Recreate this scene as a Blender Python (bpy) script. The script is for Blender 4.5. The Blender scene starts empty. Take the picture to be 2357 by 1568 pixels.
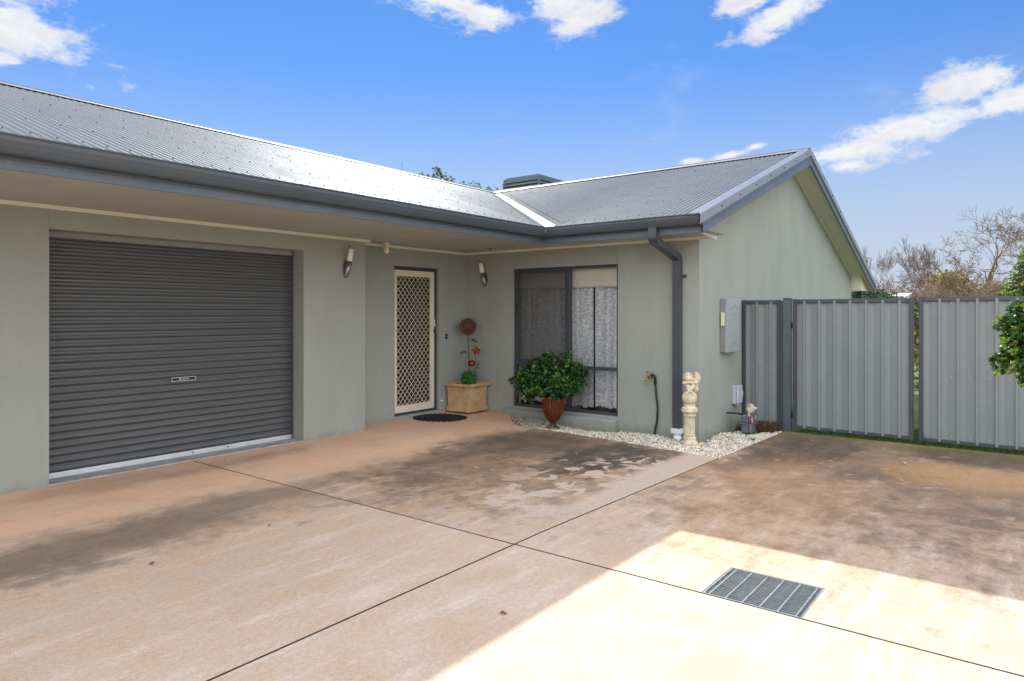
import bpy, bmesh, math, random
import numpy as np
from mathutils import Vector, Matrix
sc = bpy.context.scene
R = math.radians
random.seed(7); rng = np.random.default_rng(7)

# ------------------------------------------------------------------ camera
cam = bpy.data.objects.new('camera', bpy.data.cameras.new('camera'))
sc.collection.objects.link(cam); sc.camera = cam
cam.location = (0, 0, 1.47)
cam.rotation_euler = (R(90), 0, R(37.45 - 90))
cam.data.sensor_width = 36; cam.data.lens = 36 * 1569 / 2357
cam.data.shift_y = -64 / 2357
cam.data.clip_start = 0.05; cam.data.clip_end = 3000
sc.render.resolution_x, sc.render.resolution_y = 1024, 681

# ------------------------------------------------------------------ light
SUN = Vector((1.06, 1.165, 1.0)).normalized()
EL = math.asin(SUN.z); AZ = math.atan2(SUN.x, SUN.y)
sun = bpy.data.objects.new('sun', bpy.data.lights.new('sun', 'SUN'))
sc.collection.objects.link(sun)
sun.data.energy = 2.4; sun.data.angle = R(0.5); sun.data.color = (1.0, 0.96, 0.91)
sun.rotation_euler = (-SUN).to_track_quat('-Z', 'Y').to_euler()
sc.view_settings.view_transform = 'Standard'; sc.view_settings.look = 'None'
sc.view_settings.gamma = 1.0; sc.view_settings.use_curve_mapping = False
sc.view_settings.exposure = 1.72
try:
    sc.cycles.use_denoising = True; sc.cycles.max_bounces = 8; sc.cycles.transparent_max_bounces = 16
    sc.cycles.sample_clamp_indirect = 6
except Exception: pass

# ------------------------------------------------------------------ node maths
class V:
    """a value in a node tree, with operators"""
    def __init__(s, g, sock): s.g = g; s.s = sock
    def _o(s, op, *a, **k): return s.g.m(op, s, *a, **k)
    def __add__(s, b): return s._o('ADD', b)
    __radd__ = __add__
    def __sub__(s, b): return s._o('SUBTRACT', b)
    def __rsub__(s, b): return s.g.m('SUBTRACT', b, s)
    def __mul__(s, b): return s._o('MULTIPLY', b)
    __rmul__ = __mul__
    def __truediv__(s, b): return s._o('DIVIDE', b)
    def __pow__(s, b): return s._o('POWER', b)
    def clamp(s): return s.g.m('ADD', s, 0.0, clamp=True)
class G:
    def __init__(s, tree): s.t = tree; s.n = tree.nodes; s.l = tree.links
    def new(s, typ, **k):
        n = s.n.new(typ)
        for a, b in k.items(): setattr(n, a, b)
        return n
    def put(s, sock, v):
        if isinstance(v, V): s.l.new(v.s, sock)
        elif hasattr(v, 'is_output'): s.l.new(v, sock)
        elif isinstance(v, (tuple, list)) and len(v) == 3 and sock.type == 'RGBA': sock.default_value = (*v, 1)
        else: sock.default_value = v
    def m(s, op, *a, clamp=False):
        n = s.new('ShaderNodeMath', operation=op, use_clamp=clamp)
        for i, x in enumerate(a): s.put(n.inputs[i], x)
        return V(s, n.outputs[0])
    def ramp(s, v, a, b, lo=0.0, hi=1.0, smooth=True):
        n = s.new('ShaderNodeMapRange', interpolation_type='SMOOTHSTEP' if smooth else 'LINEAR')
        for i, x in enumerate((v, a, b, lo, hi)): s.put(n.inputs[i], x)
        return V(s, n.outputs[0])
    def noise(s, co, scale, detail=4, rough=0.55, dist=0.0, out=0):
        n = s.new('ShaderNodeTexNoise'); s.put(n.inputs['Vector'], co)
        n.inputs['Scale'].default_value = scale; n.inputs['Detail'].default_value = detail
        n.inputs['Roughness'].default_value = rough; n.inputs['Distortion'].default_value = dist
        return V(s, n.outputs[out])
    def mix(s, f, a, b):
        n = s.new('ShaderNodeMix', data_type='RGBA')
        s.put(n.inputs[0], f); s.put(n.inputs[6], a); s.put(n.inputs[7], b)
        return V(s, n.outputs[2])
    def scale(s, co, v, loc=(0, 0, 0), rot=(0, 0, 0), typ='POINT'):
        n = s.new('ShaderNodeMapping', vector_type=typ); s.put(n.inputs[0], co)
        n.inputs[1].default_value = loc; n.inputs[2].default_value = rot; n.inputs[3].default_value = v
        return V(s, n.outputs[0])
    def xyz(s, co):
        n = s.new('ShaderNodeSeparateXYZ'); s.put(n.inputs[0], co)
        return [V(s, o) for o in n.outputs]
    def vec(s, x, y, z=0.0):
        n = s.new('ShaderNodeCombineXYZ')
        for i, q in enumerate((x, y, z)): s.put(n.inputs[i], q)
        return V(s, n.outputs[0])
    def length(s, v):
        n = s.new('ShaderNodeVectorMath', operation='LENGTH'); s.put(n.inputs[0], v)
        return V(s, n.outputs['Value'])
    def pos(s): return V(s, s.new('ShaderNodeNewGeometry').outputs['Position'])
    def bump(s, h, strength=0.3, dist=0.01):
        n = s.new('ShaderNodeBump'); n.inputs['Strength'].default_value = strength
        n.inputs['Distance'].default_value = dist; s.put(n.inputs['Height'], h)
        return n.outputs[0]

def mat(name):
    m = bpy.data.materials.new(name); m.use_nodes = True
    g = G(m.node_tree); b = m.node_tree.nodes['Principled BSDF']
    g.b = b
    return m, g, b
def simple(name, col, rough=0.5, metal=0.0, var=0.12, vscale=6.0, bump=0.0, bscale=60.0, spec=0.5, fine=0.0):
    """principled with mottled colour so nothing is perfectly flat"""
    m, g, b = mat(name); p = g.pos()
    n = g.noise(p, vscale, 5, 0.6)
    f = g.ramp(n, 0.3, 0.7, 1 - var, 1 + var, False)
    if fine:
        f = f * g.ramp(g.noise(p, 220, 2, 0.6), 0.3, 0.7, 1 - fine, 1 + fine, False)
    mm = g.new('ShaderNodeMix', data_type='RGBA', blend_type='MULTIPLY'); mm.inputs[0].default_value = 1
    g.put(mm.inputs[6], col); g.put(mm.inputs[7], g.vec(f, f, f))
    g.put(b.inputs['Base Color'], mm.outputs[2])
    rn = g.ramp(g.noise(p, vscale * 3, 4, 0.6), 0.3, 0.7, rough * 0.85, min(1, rough * 1.15), False)
    g.put(b.inputs['Roughness'], rn)
    b.inputs['Metallic'].default_value = metal
    b.inputs['Specular IOR Level'].default_value = spec
    if bump: g.put(b.inputs['Normal'], g.bump(g.noise(p, bscale, 3, 0.6), bump, 0.004))
    return m

# ------------------------------------------------------------------ world: sky and clouds
SKY_TINT = (0.31, 0.46, 0.66); SKY_KNEE = 0.12; CB = 2.95; CR_FILL = 8.0
w = bpy.data.worlds.new('World'); sc.world = w; w.use_nodes = True
g = G(w.node_tree); bg = w.node_tree.nodes['Background']
sky = g.new('ShaderNodeTexSky', sky_type='NISHITA', sun_disc=False)
sky.sun_elevation = EL; sky.sun_rotation = AZ; sky.air_density = 1.0; sky.dust_density = 0.0; sky.ozone_density = 3.0
d = V(g, g.new('ShaderNodeTexCoord').outputs['Generated'])
x, y, z = g.xyz(d)
az = g.m('ARCTAN2', y, x); el = g.m('ARCSINE', z)
ae = g.vec(az, el)
def cloud_at(azd, eld, ra, re, tilt):
    """an elliptical cloud body at an azimuth / elevation (degrees), semi-axes in degrees"""
    q = g.scale(ae, (R(ra), R(re), 1), (R(azd), R(eld), 0), (0, 0, R(tilt)), 'TEXTURE')
    return g.length(q)
CL = [ # az, el, half-width, half-height, tilt
 (74.2, 18.9, 4.6, 1.7, 14), (75.4, 16.7, 2.6, .6, 6),
 (42.8, 24.8, 4.6, 1.5, 8), (39.4, 23.8, 2.6, 1.1, 10), (33.6, 24.6, 2.8, 1.3, 0), (31.4, 23.4, 2.7, 1.15, -24),
 (24.0, 24.6, 1.2, .5, 0), (15.4, 22.4, 4.0, 1.15, -22), (18.4, 23.4, 2.4, .8, -10), (12.5, 24.0, 2.6, .8, -25),
 (3.2, 15.7, 3.0, 1.1, -8), (7.0, 13.3, 5.6, 1.05, -4), (11.6, 12.0, 4.4, .85, -3), (1.2, 14.1, 3.4, .95, -8), (11.4, 10.9, 1.7, .55, -5),
 (19.6, 12.4, 1.5, .3, -10), (17.9, 12.9, 1.0, .28, -10), (22.8, 12.1, .8, .25, 0)]
body = None
for c in CL:
    e = cloud_at(*c)
    body = e if body is None else g.m('SMOOTH_MIN', body, e, 0.35)
nco = g.scale(d, (1, 1, 2.1))
n1 = g.noise(nco, 9.0, 9, 0.58, 0.35); n2 = g.noise(nco, 34.0, 6, 0.6, 0.2)
n3 = g.noise(nco, 90.0, 5, 0.65)
mask = g.ramp(body + (n1 - 0.5) * 3.3 + (n2 - 0.5) * 1.9 + (n3 - 0.5) * .8, 1.42, 0.38)
faint = g.ramp(g.noise(g.scale(d, (1, 1, 3)), 4.2, 8, 0.62, 0.6), 0.60, 0.85, 0.0, 0.22)
# unseen bright cloud overhead and behind the camera, added to light the facade
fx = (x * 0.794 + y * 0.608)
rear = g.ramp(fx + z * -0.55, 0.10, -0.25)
fill_cloud = g.ramp(g.noise(g.scale(d, (1, 1, 1.8)), 2.6, 8, 0.6, 0.4), 0.36, 0.48) * rear
cm = g.m('MAXIMUM', g.m('MAXIMUM', mask, faint), fill_cloud).clamp() * g.ramp(z, -0.01, 0.03)
hs = g.new('ShaderNodeMix', data_type='RGBA', blend_type='MULTIPLY'); hs.inputs[0].default_value = 1
g.put(hs.inputs[6], sky.outputs[0]); g.put(hs.inputs[7], SKY_TINT)
lum = g.length(V(g, hs.outputs[2]))
k = g.m('DIVIDE', 1.0, 1.0 + lum * SKY_KNEE)                     # soft shoulder: no burnt-out halo round the sun
ks = g.new('ShaderNodeVectorMath', operation='SCALE'); g.put(ks.inputs[0], hs.outputs[2]); g.put(ks.inputs['Scale'], k)
shade = g.ramp(n1 * 0.6 + n2 * 0.4, 0.35, 0.62, 0.80, 1.0)
cb = g.mix(g.ramp(fx, 0.25, -0.15), (CB, CB, CB), (CR_FILL, CR_FILL, CR_FILL * 1.02))  # clouds behind the camera made brighter, to fill the shaded facade
cbx, cby, cbz = g.xyz(cb)
ccol = g.vec(cbx * shade * 0.985, cby * shade * 0.995, cbz * (shade * 0.6 + 0.4))
hz = g.ramp(z, 0.36, 0.03, 0.0, 0.97)
clear = g.mix(hz, V(g, ks.outputs[0]), (1.75, 1.98, 2.36))
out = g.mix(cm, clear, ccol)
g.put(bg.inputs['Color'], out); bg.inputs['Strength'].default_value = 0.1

# ------------------------------------------------------------------ materials
SAGE = (0.326, 0.352, 0.312)
def wall_mat(name, col):
    m, g, b = mat(name); p = g.pos(); X, Y, Z = g.xyz(p)
    big = g.ramp(g.noise(g.scale(p, (1, 1, .35)), 2.2, 5, 0.6), 0.3, 0.7, 0.93, 1.06, False)
    fine = g.ramp(g.noise(p, 170, 3, 0.7), 0.3, 0.7, 0.90, 1.10, False)
    dirt = g.ramp(Z + g.noise(p, 7, 4) * 0.25, 0.03, 0.22, 0.74, 1.0)     # splash stain at the foot
    streak = g.ramp(g.noise(g.scale(p, (5, 5, .28)), 2.0, 5, .65), .45, .75, 1.0, .965, False)
    f = big * fine * dirt * streak
    mm = g.new('ShaderNodeMix', data_type='RGBA', blend_type='MULTIPLY'); mm.inputs[0].default_value = 1
    g.put(mm.inputs[6], col); g.put(mm.inputs[7], g.vec(f, f, f * g.ramp(dirt, .74, 1, .90, 1)))
    g.put(b.inputs['Base Color'], mm.outputs[2]); b.inputs['Roughness'].default_value = 0.9
    b.inputs['Specular IOR Level'].default_value = 0.2
    h = g.noise(p, 130, 4, 0.7) + g.noise(p, 5, 2) * 0.8
    g.put(b.inputs['Normal'], g.bump(h, 0.45, 0.006))
    return m
M = {}
M['wall'] = wall_mat('sage_render', SAGE)
M['cream'] = simple('cream_paint', (0.72, 0.67, 0.51), .45, var=.05)
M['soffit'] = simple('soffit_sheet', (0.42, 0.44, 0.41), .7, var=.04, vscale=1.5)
M['quad'] = simple('soffit_moulding', (0.72, 0.71, 0.62), .5, var=.04)
M['gutter'] = simple('gutter_steel', (0.062, 0.080, 0.096), .42, var=.10, vscale=3, bump=.03)
M['fascia'] = simple('fascia_steel', (0.088, 0.116, 0.142), .48, var=.12, vscale=2.5, bump=.03)
M['roof'] = simple('roof_steel', (0.205, 0.228, 0.236), .60, .6, var=.05, vscale=1.2, spec=1.0)
M['flash'] = simple('flashing_steel', (0.20, 0.22, 0.235), .34, var=.07, vscale=3, spec=.6)
M['screw'] = simple('roof_screw', (0.03, 0.035, 0.04), .6)
M['frame'] = simple('window_frame', (0.050, 0.060, 0.072), .38, var=.06)
M['rubber'] = simple('black_rubber', (0.012, 0.013, 0.015), .6, var=.2, bump=.3, bscale=90)
M['door_dark'] = simple('brown_door', (0.035, 0.026, 0.022), .5)
M['alu'] = simple('aluminium', (0.72, 0.74, 0.76), .4, .6, var=.06)
M['steel'] = simple('brushed_steel', (0.34, 0.33, 0.31), .32, .9, var=.06)
M['galv'] = simple('galvanised_steel', (0.24, 0.27, 0.275), .5, .4, var=.2, vscale=25)
M['frost'] = simple('frosted_shade', (0.84, 0.80, 0.68), .5, var=.03)
M['pvc'] = simple('white_pvc', (0.72, 0.74, 0.76), .45, var=.06)
def trim_steel(name, col, rough):
    m, g, b = mat(name); p = g.pos()
    st = g.noise(g.scale(p, (1, 1, .25)), 9.0, 6, .7); bl = g.noise(g.scale(p, (.5, .5, 3)), 2.2, 5, .6); sp = g.noise(p, 60, 4, .7)
    f = g.ramp(bl, .3, .7, .90, 1.10, False) * g.ramp(st, .5, .75, 1.0, .90) * g.ramp(sp, .62, .74, 1.0, 1.25)
    g.put(b.inputs['Base Color'], g.vec(f * col[0], f * col[1], f * col[2])); g.put(b.inputs['Roughness'], g.ramp(st, .3, .7, rough * .8, rough * 1.25, False))
    g.put(b.inputs['Normal'], g.bump(bl + g.noise(p, 1.3, 3) * 2, .12, .01))
    return m
M['gutter'] = trim_steel('gutter_steel_weathered', (0.062, 0.080, 0.096), .42)
M['fascia'] = trim_steel('fascia_steel_weathered', (0.088, 0.116, 0.142), .48)
M['pipe'] = simple('downpipe_steel', (0.055, 0.062, 0.072), .4, var=.12, vscale=4)
M['brass'] = simple('weathered_brass', (0.40, 0.26, 0.09), .4, .8, var=.2, vscale=60)
M['green'] = simple('green_plastic', (0.13, 0.42, 0.10), .4)
M['hose'] = simple('black_hose', (0.012, 0.018, 0.018), .35)
M['fence'] = simple('fence_sheet', (0.205, 0.232, 0.230), .6, var=.05, vscale=2.5, fine=.05)
M['fence_dark'] = simple('fence_frame', (0.050, 0.060, 0.070), .38, var=.08)
M['fence_post'] = simple('fence_post_paint', (0.070, 0.098, 0.108), .4, var=.14, vscale=5)
M['box_grey'] = simple('meter_box_paint', (0.30, 0.345, 0.335), .5, var=.04, fine=.03)
M['box_side'] = simple('meter_box_side', (0.235, 0.25, 0.225), .6, var=.05)
M['lightgrey'] = simple('grey_plastic', (0.47, 0.50, 0.55), .45, var=.03)
M['gasgrey'] = simple('gas_meter_paint', (0.11, 0.135, 0.155), .42, var=.12, vscale=14)
M['gasbeige'] = simple('regulator_casting', (0.48, 0.40, 0.34), .55, var=.22, vscale=30)
M['red'] = simple('red_tag', (0.72, 0.02, 0.07), .5)
M['yellow'] = simple('yellow_clamp', (0.80, 0.40, 0.02), .5)
M['white'] = simple('white_print', (0.85, 0.85, 0.85), .6, var=.01)
M['black'] = simple('black_plastic', (0.008, 0.008, 0.009), .35)
M['rust'] = simple('rusted_metal', (0.115, 0.040, 0.022), .7, .3, var=.45, vscale=38, bump=.3)
M['copper'] = simple('copper_brown_metal', (0.235, 0.062, 0.026), .33, .65, var=.25, vscale=14)
M['terra'] = simple('sandstone_planter', (0.52, 0.355, 0.175), .85, var=.24, vscale=7, bump=.25, bscale=70, fine=.06)
M['brick'] = simple('red_brick', (0.30, 0.14, 0.09), .9, var=.25, vscale=30, bump=.3)
M['soil'] = simple('dark_soil', (0.040, 0.027, 0.018), .95, var=.4, vscale=25, bump=.6, bscale=60)
M['blind'] = simple('cream_blind', (0.84, 0.77, 0.62), .8, var=.04)
M['room'] = simple('room_paint', (0.60, 0.57, 0.52), .9)
M['pit'] = simple('dark_pit', (0.035, 0.035, 0.028), .9, var=.3)  # pit concrete coloured dark all over
M['conc_grey'] = simple('threshold_concrete', (0.36, 0.37, 0.36), .9, var=.3, vscale=9, bump=.3, fine=.08)
M['bark_dark'] = simple('dark_bark', (0.075, 0.052, 0.038), .95, var=.35, vscale=9, bump=.5)
M['bark_lichen'] = simple('lichen_bark', (0.165, 0.105, 0.050), .95, var=.6, vscale=3.5, bump=.5)
M['bark_pale'] = simple('pale_bark', (0.27, 0.225, 0.19), .95, var=.25, vscale=3)
M['twig'] = simple('brown_twigs', (0.165, 0.125, 0.105), .95, var=.4, vscale=2)
M['dry'] = simple('dry_stalks', (0.33, 0.22, 0.12), .95, var=.4, vscale=8)
M['leaf_dry'] = simple('fallen_leaf', (0.26, 0.09, 0.035), .8, var=.3, vscale=90)
M['leaf_pale'] = simple('pale_fallen_leaf', (0.75, 0.55, 0.45), .8, var=.2, vscale=90)
M['shed'] = simple('white_shed_roof', (0.80, 0.80, 0.80), .4, var=.05)
M['shedwall'] = simple('shed_wall', (0.45, 0.44, 0.42), .8)
M['cooler'] = simple('cooler_plastic', (0.075, 0.105, 0.115), .55, var=.12, vscale=5)
M['tan'] = simple('tan_trim', (0.50, 0.38, 0.24), .7)

def stone_mat():
    m, g, b = mat('cast_stone'); p = g.pos()
    n = g.noise(p, 18, 6, 0.65); k = g.noise(p, 60, 5, 0.7)
    c = g.mix(g.ramp(n, .38, .68), (0.66, 0.60, 0.44), (0.50, 0.43, 0.26))
    c = g.mix(g.ramp(k, .60, .74, 0, .75), c, (0.17, 0.14, 0.08))
    ao = g.new('ShaderNodeAmbientOcclusion'); ao.inputs['Distance'].default_value = 0.02
    g.put(b.inputs['Base Color'], c); b.inputs['Roughness'].default_value = .85
    g.put(b.inputs['Normal'], g.bump(k, .3, .004)); m.node_tree.nodes.remove(ao)
    return m
M['stone'] = stone_mat()

def roller_mat():
    m, g, b = mat('roller_door_steel'); p = g.pos(); X, Y, Z = g.xyz(p)
    st = g.noise(g.scale(p, (.6, 1, 60)), 3, 4, .7)
    c = g.mix(g.ramp(st, .35, .7), (0.060, 0.066, 0.068), (0.086, 0.092, 0.092))
    g.put(b.inputs['Base Color'], c)
    g.put(b.inputs['Roughness'], g.ramp(g.noise(g.scale(p, (.3, 1, 20)), 5, 4), .3, .7, .33, .5, False))
    b.inputs['Specular IOR Level'].default_value = .6
    return m
M['roller'] = roller_mat()

def attr_mat(name, rough=.6, trans=0.0, spec=.4, bump=0):
    """colour read from the mesh: every pebble or leaf has a colour of its own"""
    m, g, b = mat(name)
    a = g.new('ShaderNodeAttribute', attribute_name='col')
    g.put(b.inputs['Base Color'], a.outputs['Color']); b.inputs['Roughness'].default_value = rough
    b.inputs['Specular IOR Level'].default_value = spec
    if trans:
        t = g.new('ShaderNodeBsdfTranslucent'); g.put(t.inputs['Color'], a.outputs['Color'])
        mx = g.new('ShaderNodeMixShader'); mx.inputs[0].default_value = trans
        o = m.node_tree.nodes['Material Output']
        g.l.new(b.outputs[0], mx.inputs[1]); g.l.new(t.outputs[0], mx.inputs[2]); g.l.new(mx.outputs[0], o.inputs[0])
    return m
M['leaf'] = attr_mat('glossy_leaves', .42, .28, .5)
M['leafmat'] = attr_mat('matt_leaves', .7, .3, .2)
M['pebble'] = attr_mat('pebbles', .7, 0, .4)

def glass_mat():
    m, g, b = mat('window_glass'); o = m.node_tree.nodes['Material Output']
    t = g.new('ShaderNodeBsdfTransparent'); t.inputs[0].default_value = (.97, .98, .98, 1)
    gl = g.new('ShaderNodeBsdfGlossy'); gl.inputs['Roughness'].default_value = .01
    fr = g.new('ShaderNodeFresnel'); fr.inputs[0].default_value = 1.45
    mx = g.new('ShaderNodeMixShader'); g.l.new(fr.outputs[0], mx.inputs[0])
    g.l.new(t.outputs[0], mx.inputs[1]); g.l.new(gl.outputs[0], mx.inputs[2]); g.l.new(mx.outputs[0], o.inputs[0])
    m.node_tree.nodes.remove(b)
    return m
M['glass'] = glass_mat()
def veil_mat(name, col, f):
    m, g, b = mat(name); o = m.node_tree.nodes['Material Output']
    b.inputs['Base Color'].default_value = (*col, 1); b.inputs['Roughness'].default_value = .8
    t = g.new('ShaderNodeBsdfTransparent'); mx = g.new('ShaderNodeMixShader')
    g.put(mx.inputs[0], f(g) if callable(f) else f)
    g.l.new(t.outputs[0], mx.inputs[1]); g.l.new(b.outputs[0], mx.inputs[2]); g.l.new(mx.outputs[0], o.inputs[0])
    return m
M['screen'] = veil_mat('insect_screen', (.06, .057, .055), .50)
def lace(g):
    p = g.pos(); X, Y, Z = g.xyz(p)
    q = g.vec(Y * 1.9, Z, 0.0)
    v = g.new('ShaderNodeTexVoronoi', feature='F1'); v.inputs['Scale'].default_value = 17; g.put(v.inputs['Vector'], q)
    petals = g.m('SINE', V(g, v.outputs['Distance']) * 62)
    fl = g.ramp(V(g, v.outputs['Distance']) + g.noise(q, 40, 3) * .5, .62, .50) 
    fl2 = g.ramp(g.noise(q, 34, 5, .75), .50, .56)
    return (g.m('MAXIMUM', fl * g.ramp(petals, -.6, .4, .72, 1), fl2) * .34 + .66).clamp()
M['lace'] = veil_mat('lace', (.96, .97, .98), lace)

def slab_mat():
    m, g, b = mat('stained_concrete'); p = g.pos(); X, Y, Z = g.xyz(p)
    wn = g.noise(p, 1.1, 5, .6); wn2 = g.noise(p, 3.1, 6, .62); wn3 = g.noise(p, 7.5, 6, .68)
    st = g.noise(g.scale(p, (.45, 2.2, 1), rot=(0, 0, R(14))), 3.0, 7, .7)
    w1 = (wn - .5); w2 = (wn2 - .5); w3 = (wn3 - .5); ws = st - .5
    def blob(cx, cy, rx, ry, a, soft=.8, rot=0, rag=2.2):
        q = g.scale(g.vec(X, Y), (rx, ry, 1), (cx, cy, 0), (0, 0, R(rot)), 'TEXTURE')
        return g.ramp(g.length(q) + w2 * rag + w3 * rag * .7 + ws * .8, 1 + soft * .5, 1 - soft * .5, 0, a)
    mx = lambda *a: a[0] if len(a) == 1 else g.m('MAXIMUM', a[0], mx(*a[1:]))
    tan = g.mix(g.ramp(wn2, .35, .65), (0.585, 0.458, 0.345), (0.545, 0.395, 0.275))
    tan = g.mix(g.ramp(st, .50, .68, 0, .75), tan, (0.66, 0.545, 0.445))
    tan = g.mix(g.ramp(wn3, .52, .70, 0, .6), tan, (0.50, 0.405, 0.325))
    pink = g.mix(g.ramp(wn2, .35, .65), (0.78, 0.475, 0.310), (0.74, 0.50, 0.36))
    pm = g.ramp(Y + w1 * .7 + w3 * .35 - g.ramp(X, 1, 8, 0, .0), 4.95, 5.55)
    pm = pm * g.ramp(X, 7.95, 7.9)
    c = g.mix(pm, tan, pink)
    # brown film of the second slab, orange bleed-through, and the slab in front of the gates
    slabB = g.ramp(X, 3.44, 3.45, smooth=False) * g.ramp(Y, 2.61, 2.62, smooth=False)
    slabC = g.ramp(X, 3.44, 3.45, smooth=False) * g.ramp(Y, 2.62, 2.61, smooth=False)
    brB = slabB * blob(5.9, 4.3, 2.7, 1.45, 1, 1.0, 8, 1.0) * (1 - pm)
    brC = slabC * blob(8.7, .9, 4.0, 3.8, 1, .7, 0, 1.1)
    brA = (1 - slabB - slabC) * mx(blob(2.7, 4.8, 2.2, .62, .8, 1.0, 3), blob(1.6, 4.1, 3.0, 1.1, .30, 1.4, 0, 1.2)) * (1 - pm)
    brown = g.mix(g.ramp(wn2 * .7 + wn * .5 + w3 * .5, .46, .72), (0.215, 0.148, 0.098), (0.400, 0.252, 0.150))
    brown = g.mix(g.ramp(st, .50, .68, 0, .45), brown, (0.47, 0.345, 0.255))
    c = g.mix(mx(brB * .95, brC * .90, brA * .8), c, brown)
    # pale flakes where the film has lifted
    vo = g.noise(g.vec(X * 1.0 + Y * .2, Y * 1.15), 4.3, 5, .52, .5)
    fl = g.ramp(vo, .535, .552) * blob(5.1, 3.10, 1.6, .56, 1, .8, -3, 1.3)
    fl3 = .6 * g.ramp(vo, .64, .652) * blob(5.2, 3.7, 1.9, .8, 1, .8, 8)
    edge = g.ramp(Y + w3 * .30 + w2 * .25 - g.ramp(X, 4.6, 6.6, 0, .16), 2.90, 2.76) * slabB * g.ramp(X, 3.8, 4.6)
    flc = g.ramp(vo, .62, .69) * slabC * blob(6.4, 1.5, 2.4, 1.6, .5, .8)
    pale = mx(fl * slabB * .92, fl3 * slabB * .8, edge * .85, flc)
    # black mould: beneath the eave drip line, beside the pebbles, before the gates
    blk = mx(blob(1.7, 4.72, 1.1, .34, .62, 1.3, 2, 1.3) * (1 - slabB) * (1 - pm * .7),
             blob(3.0, 4.90, 1.7, .20, .38, 1.4, 2, 1.3) * (1 - pm * .4),
             blob(5.35, 4.82, 1.0, .26, .62, 1.2, 3, 1.3) * (1 - pm * .6),
             slabB * blob(6.40, 4.55, .95, .80, .80, 1.2, 0, 1.1), slabB * blob(6.25, 3.62, .95, .50, .96, .6, 4, 1.2),
             slabB * blob(6.7, 3.2, .45, .34, .85, .6), slabB * blob(5.2, 4.35, 1.1, .40, .42, 1.3, 6, 1.2),
             slabC * blob(8.15, 2.00, 1.25, .62, .90, 1.0, 0, 1.2), slabC * blob(7.35, 1.25, .40, .45, .62, 1.0, 0, 1.3), slabC * blob(8.8, .5, .55, .85, .82, 1.0, 0, 1.3),
             slabC * blob(6.9, 2.35, .60, .18, .5, 1.0), slabC * blob(8.0, 1.4, 1.1, .5, .45, 1.3), slabC * blob(6.2, .6, 1.1, .5, .22, 1.4), blob(3.6, 6.25, .9, .14, .40, 1.3, 3), blob(2.6, 6.3, .6, .22, .30, 1.2))
    blk = blk * g.ramp(st + w3 * .4, .28, .62, .62, 1.0) * (1 - pale * .9)
    c = g.mix(blk, c, (0.066, 0.055, 0.046))
    c = g.mix(pale, c, (0.55, 0.435, 0.350))
    org = slabC * mx(blob(7.6, .55, .55, .62, .60, .8), blob(6.4, 1.9, 1.0, .3, .35, .9), blob(5.2, 1.6, 1.2, .5, .25, .9))
    c = g.mix(org, c, (0.46, 0.265, 0.115))
    moss = slabC * g.ramp(X + w2 * .9, 8.45, 9.2, 0, .75) * g.ramp(wn2, .40, .58)
    c = g.mix(moss, c, (0.135, 0.125, 0.035))
    # oxide bleed near the walls
    c = g.mix(pm * g.ramp(wn + w3 * .5, .48, .66, 0, .55), c, (0.66, 0.40, 0.24))
    c = g.mix(pm * g.ramp(st, .54, .70, 0, .45), c, (0.42, 0.34, 0.29))
    # exposed sand and fine aggregate
    sp = g.noise(p, 170, 4, .8); sp2 = g.noise(p, 34, 4, .7)
    f = g.ramp(sp, .34, .66, .70, 1.3, False) * g.ramp(sp2, .3, .7, .88, 1.12, False)
    f = g.mix(pm * .6, g.vec(f, f, f), (1, 1, 1))
    mm = g.new('ShaderNodeMix', data_type='RGBA', blend_type='MULTIPLY'); mm.inputs[0].default_value = 1
    g.put(mm.inputs[6], c); g.put(mm.inputs[7], f)
    g.put(b.inputs['Base Color'], mm.outputs[2])
    g.put(b.inputs['Roughness'], g.ramp(wn3, .3, .7, .72, .92, False)); b.inputs['Specular IOR Level'].default_value = .25
    g.put(b.inputs['Normal'], g.bump(sp + sp2 * .6 + wn3 * .5, .35, .004))
    return m
M['slab'] = slab_mat()
def grass_mat():
    m, g, b = mat('lawn'); p = g.pos()
    c = g.mix(g.ramp(g.noise(p, 9, 6, .7), .35, .65), (0.045, 0.095, 0.014), (0.11, 0.145, 0.03))
    c = g.mix(g.ramp(g.noise(p, .5, 4), .5, .7), c, (0.17, 0.13, 0.06))
    g.put(b.inputs['Base Color'], c); b.inputs['Roughness'].default_value = .9
    g.put(b.inputs['Normal'], g.bump(g.noise(p, 60, 3, .7), .8, .02))
    return m
M['lawn'] = grass_mat()

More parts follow.
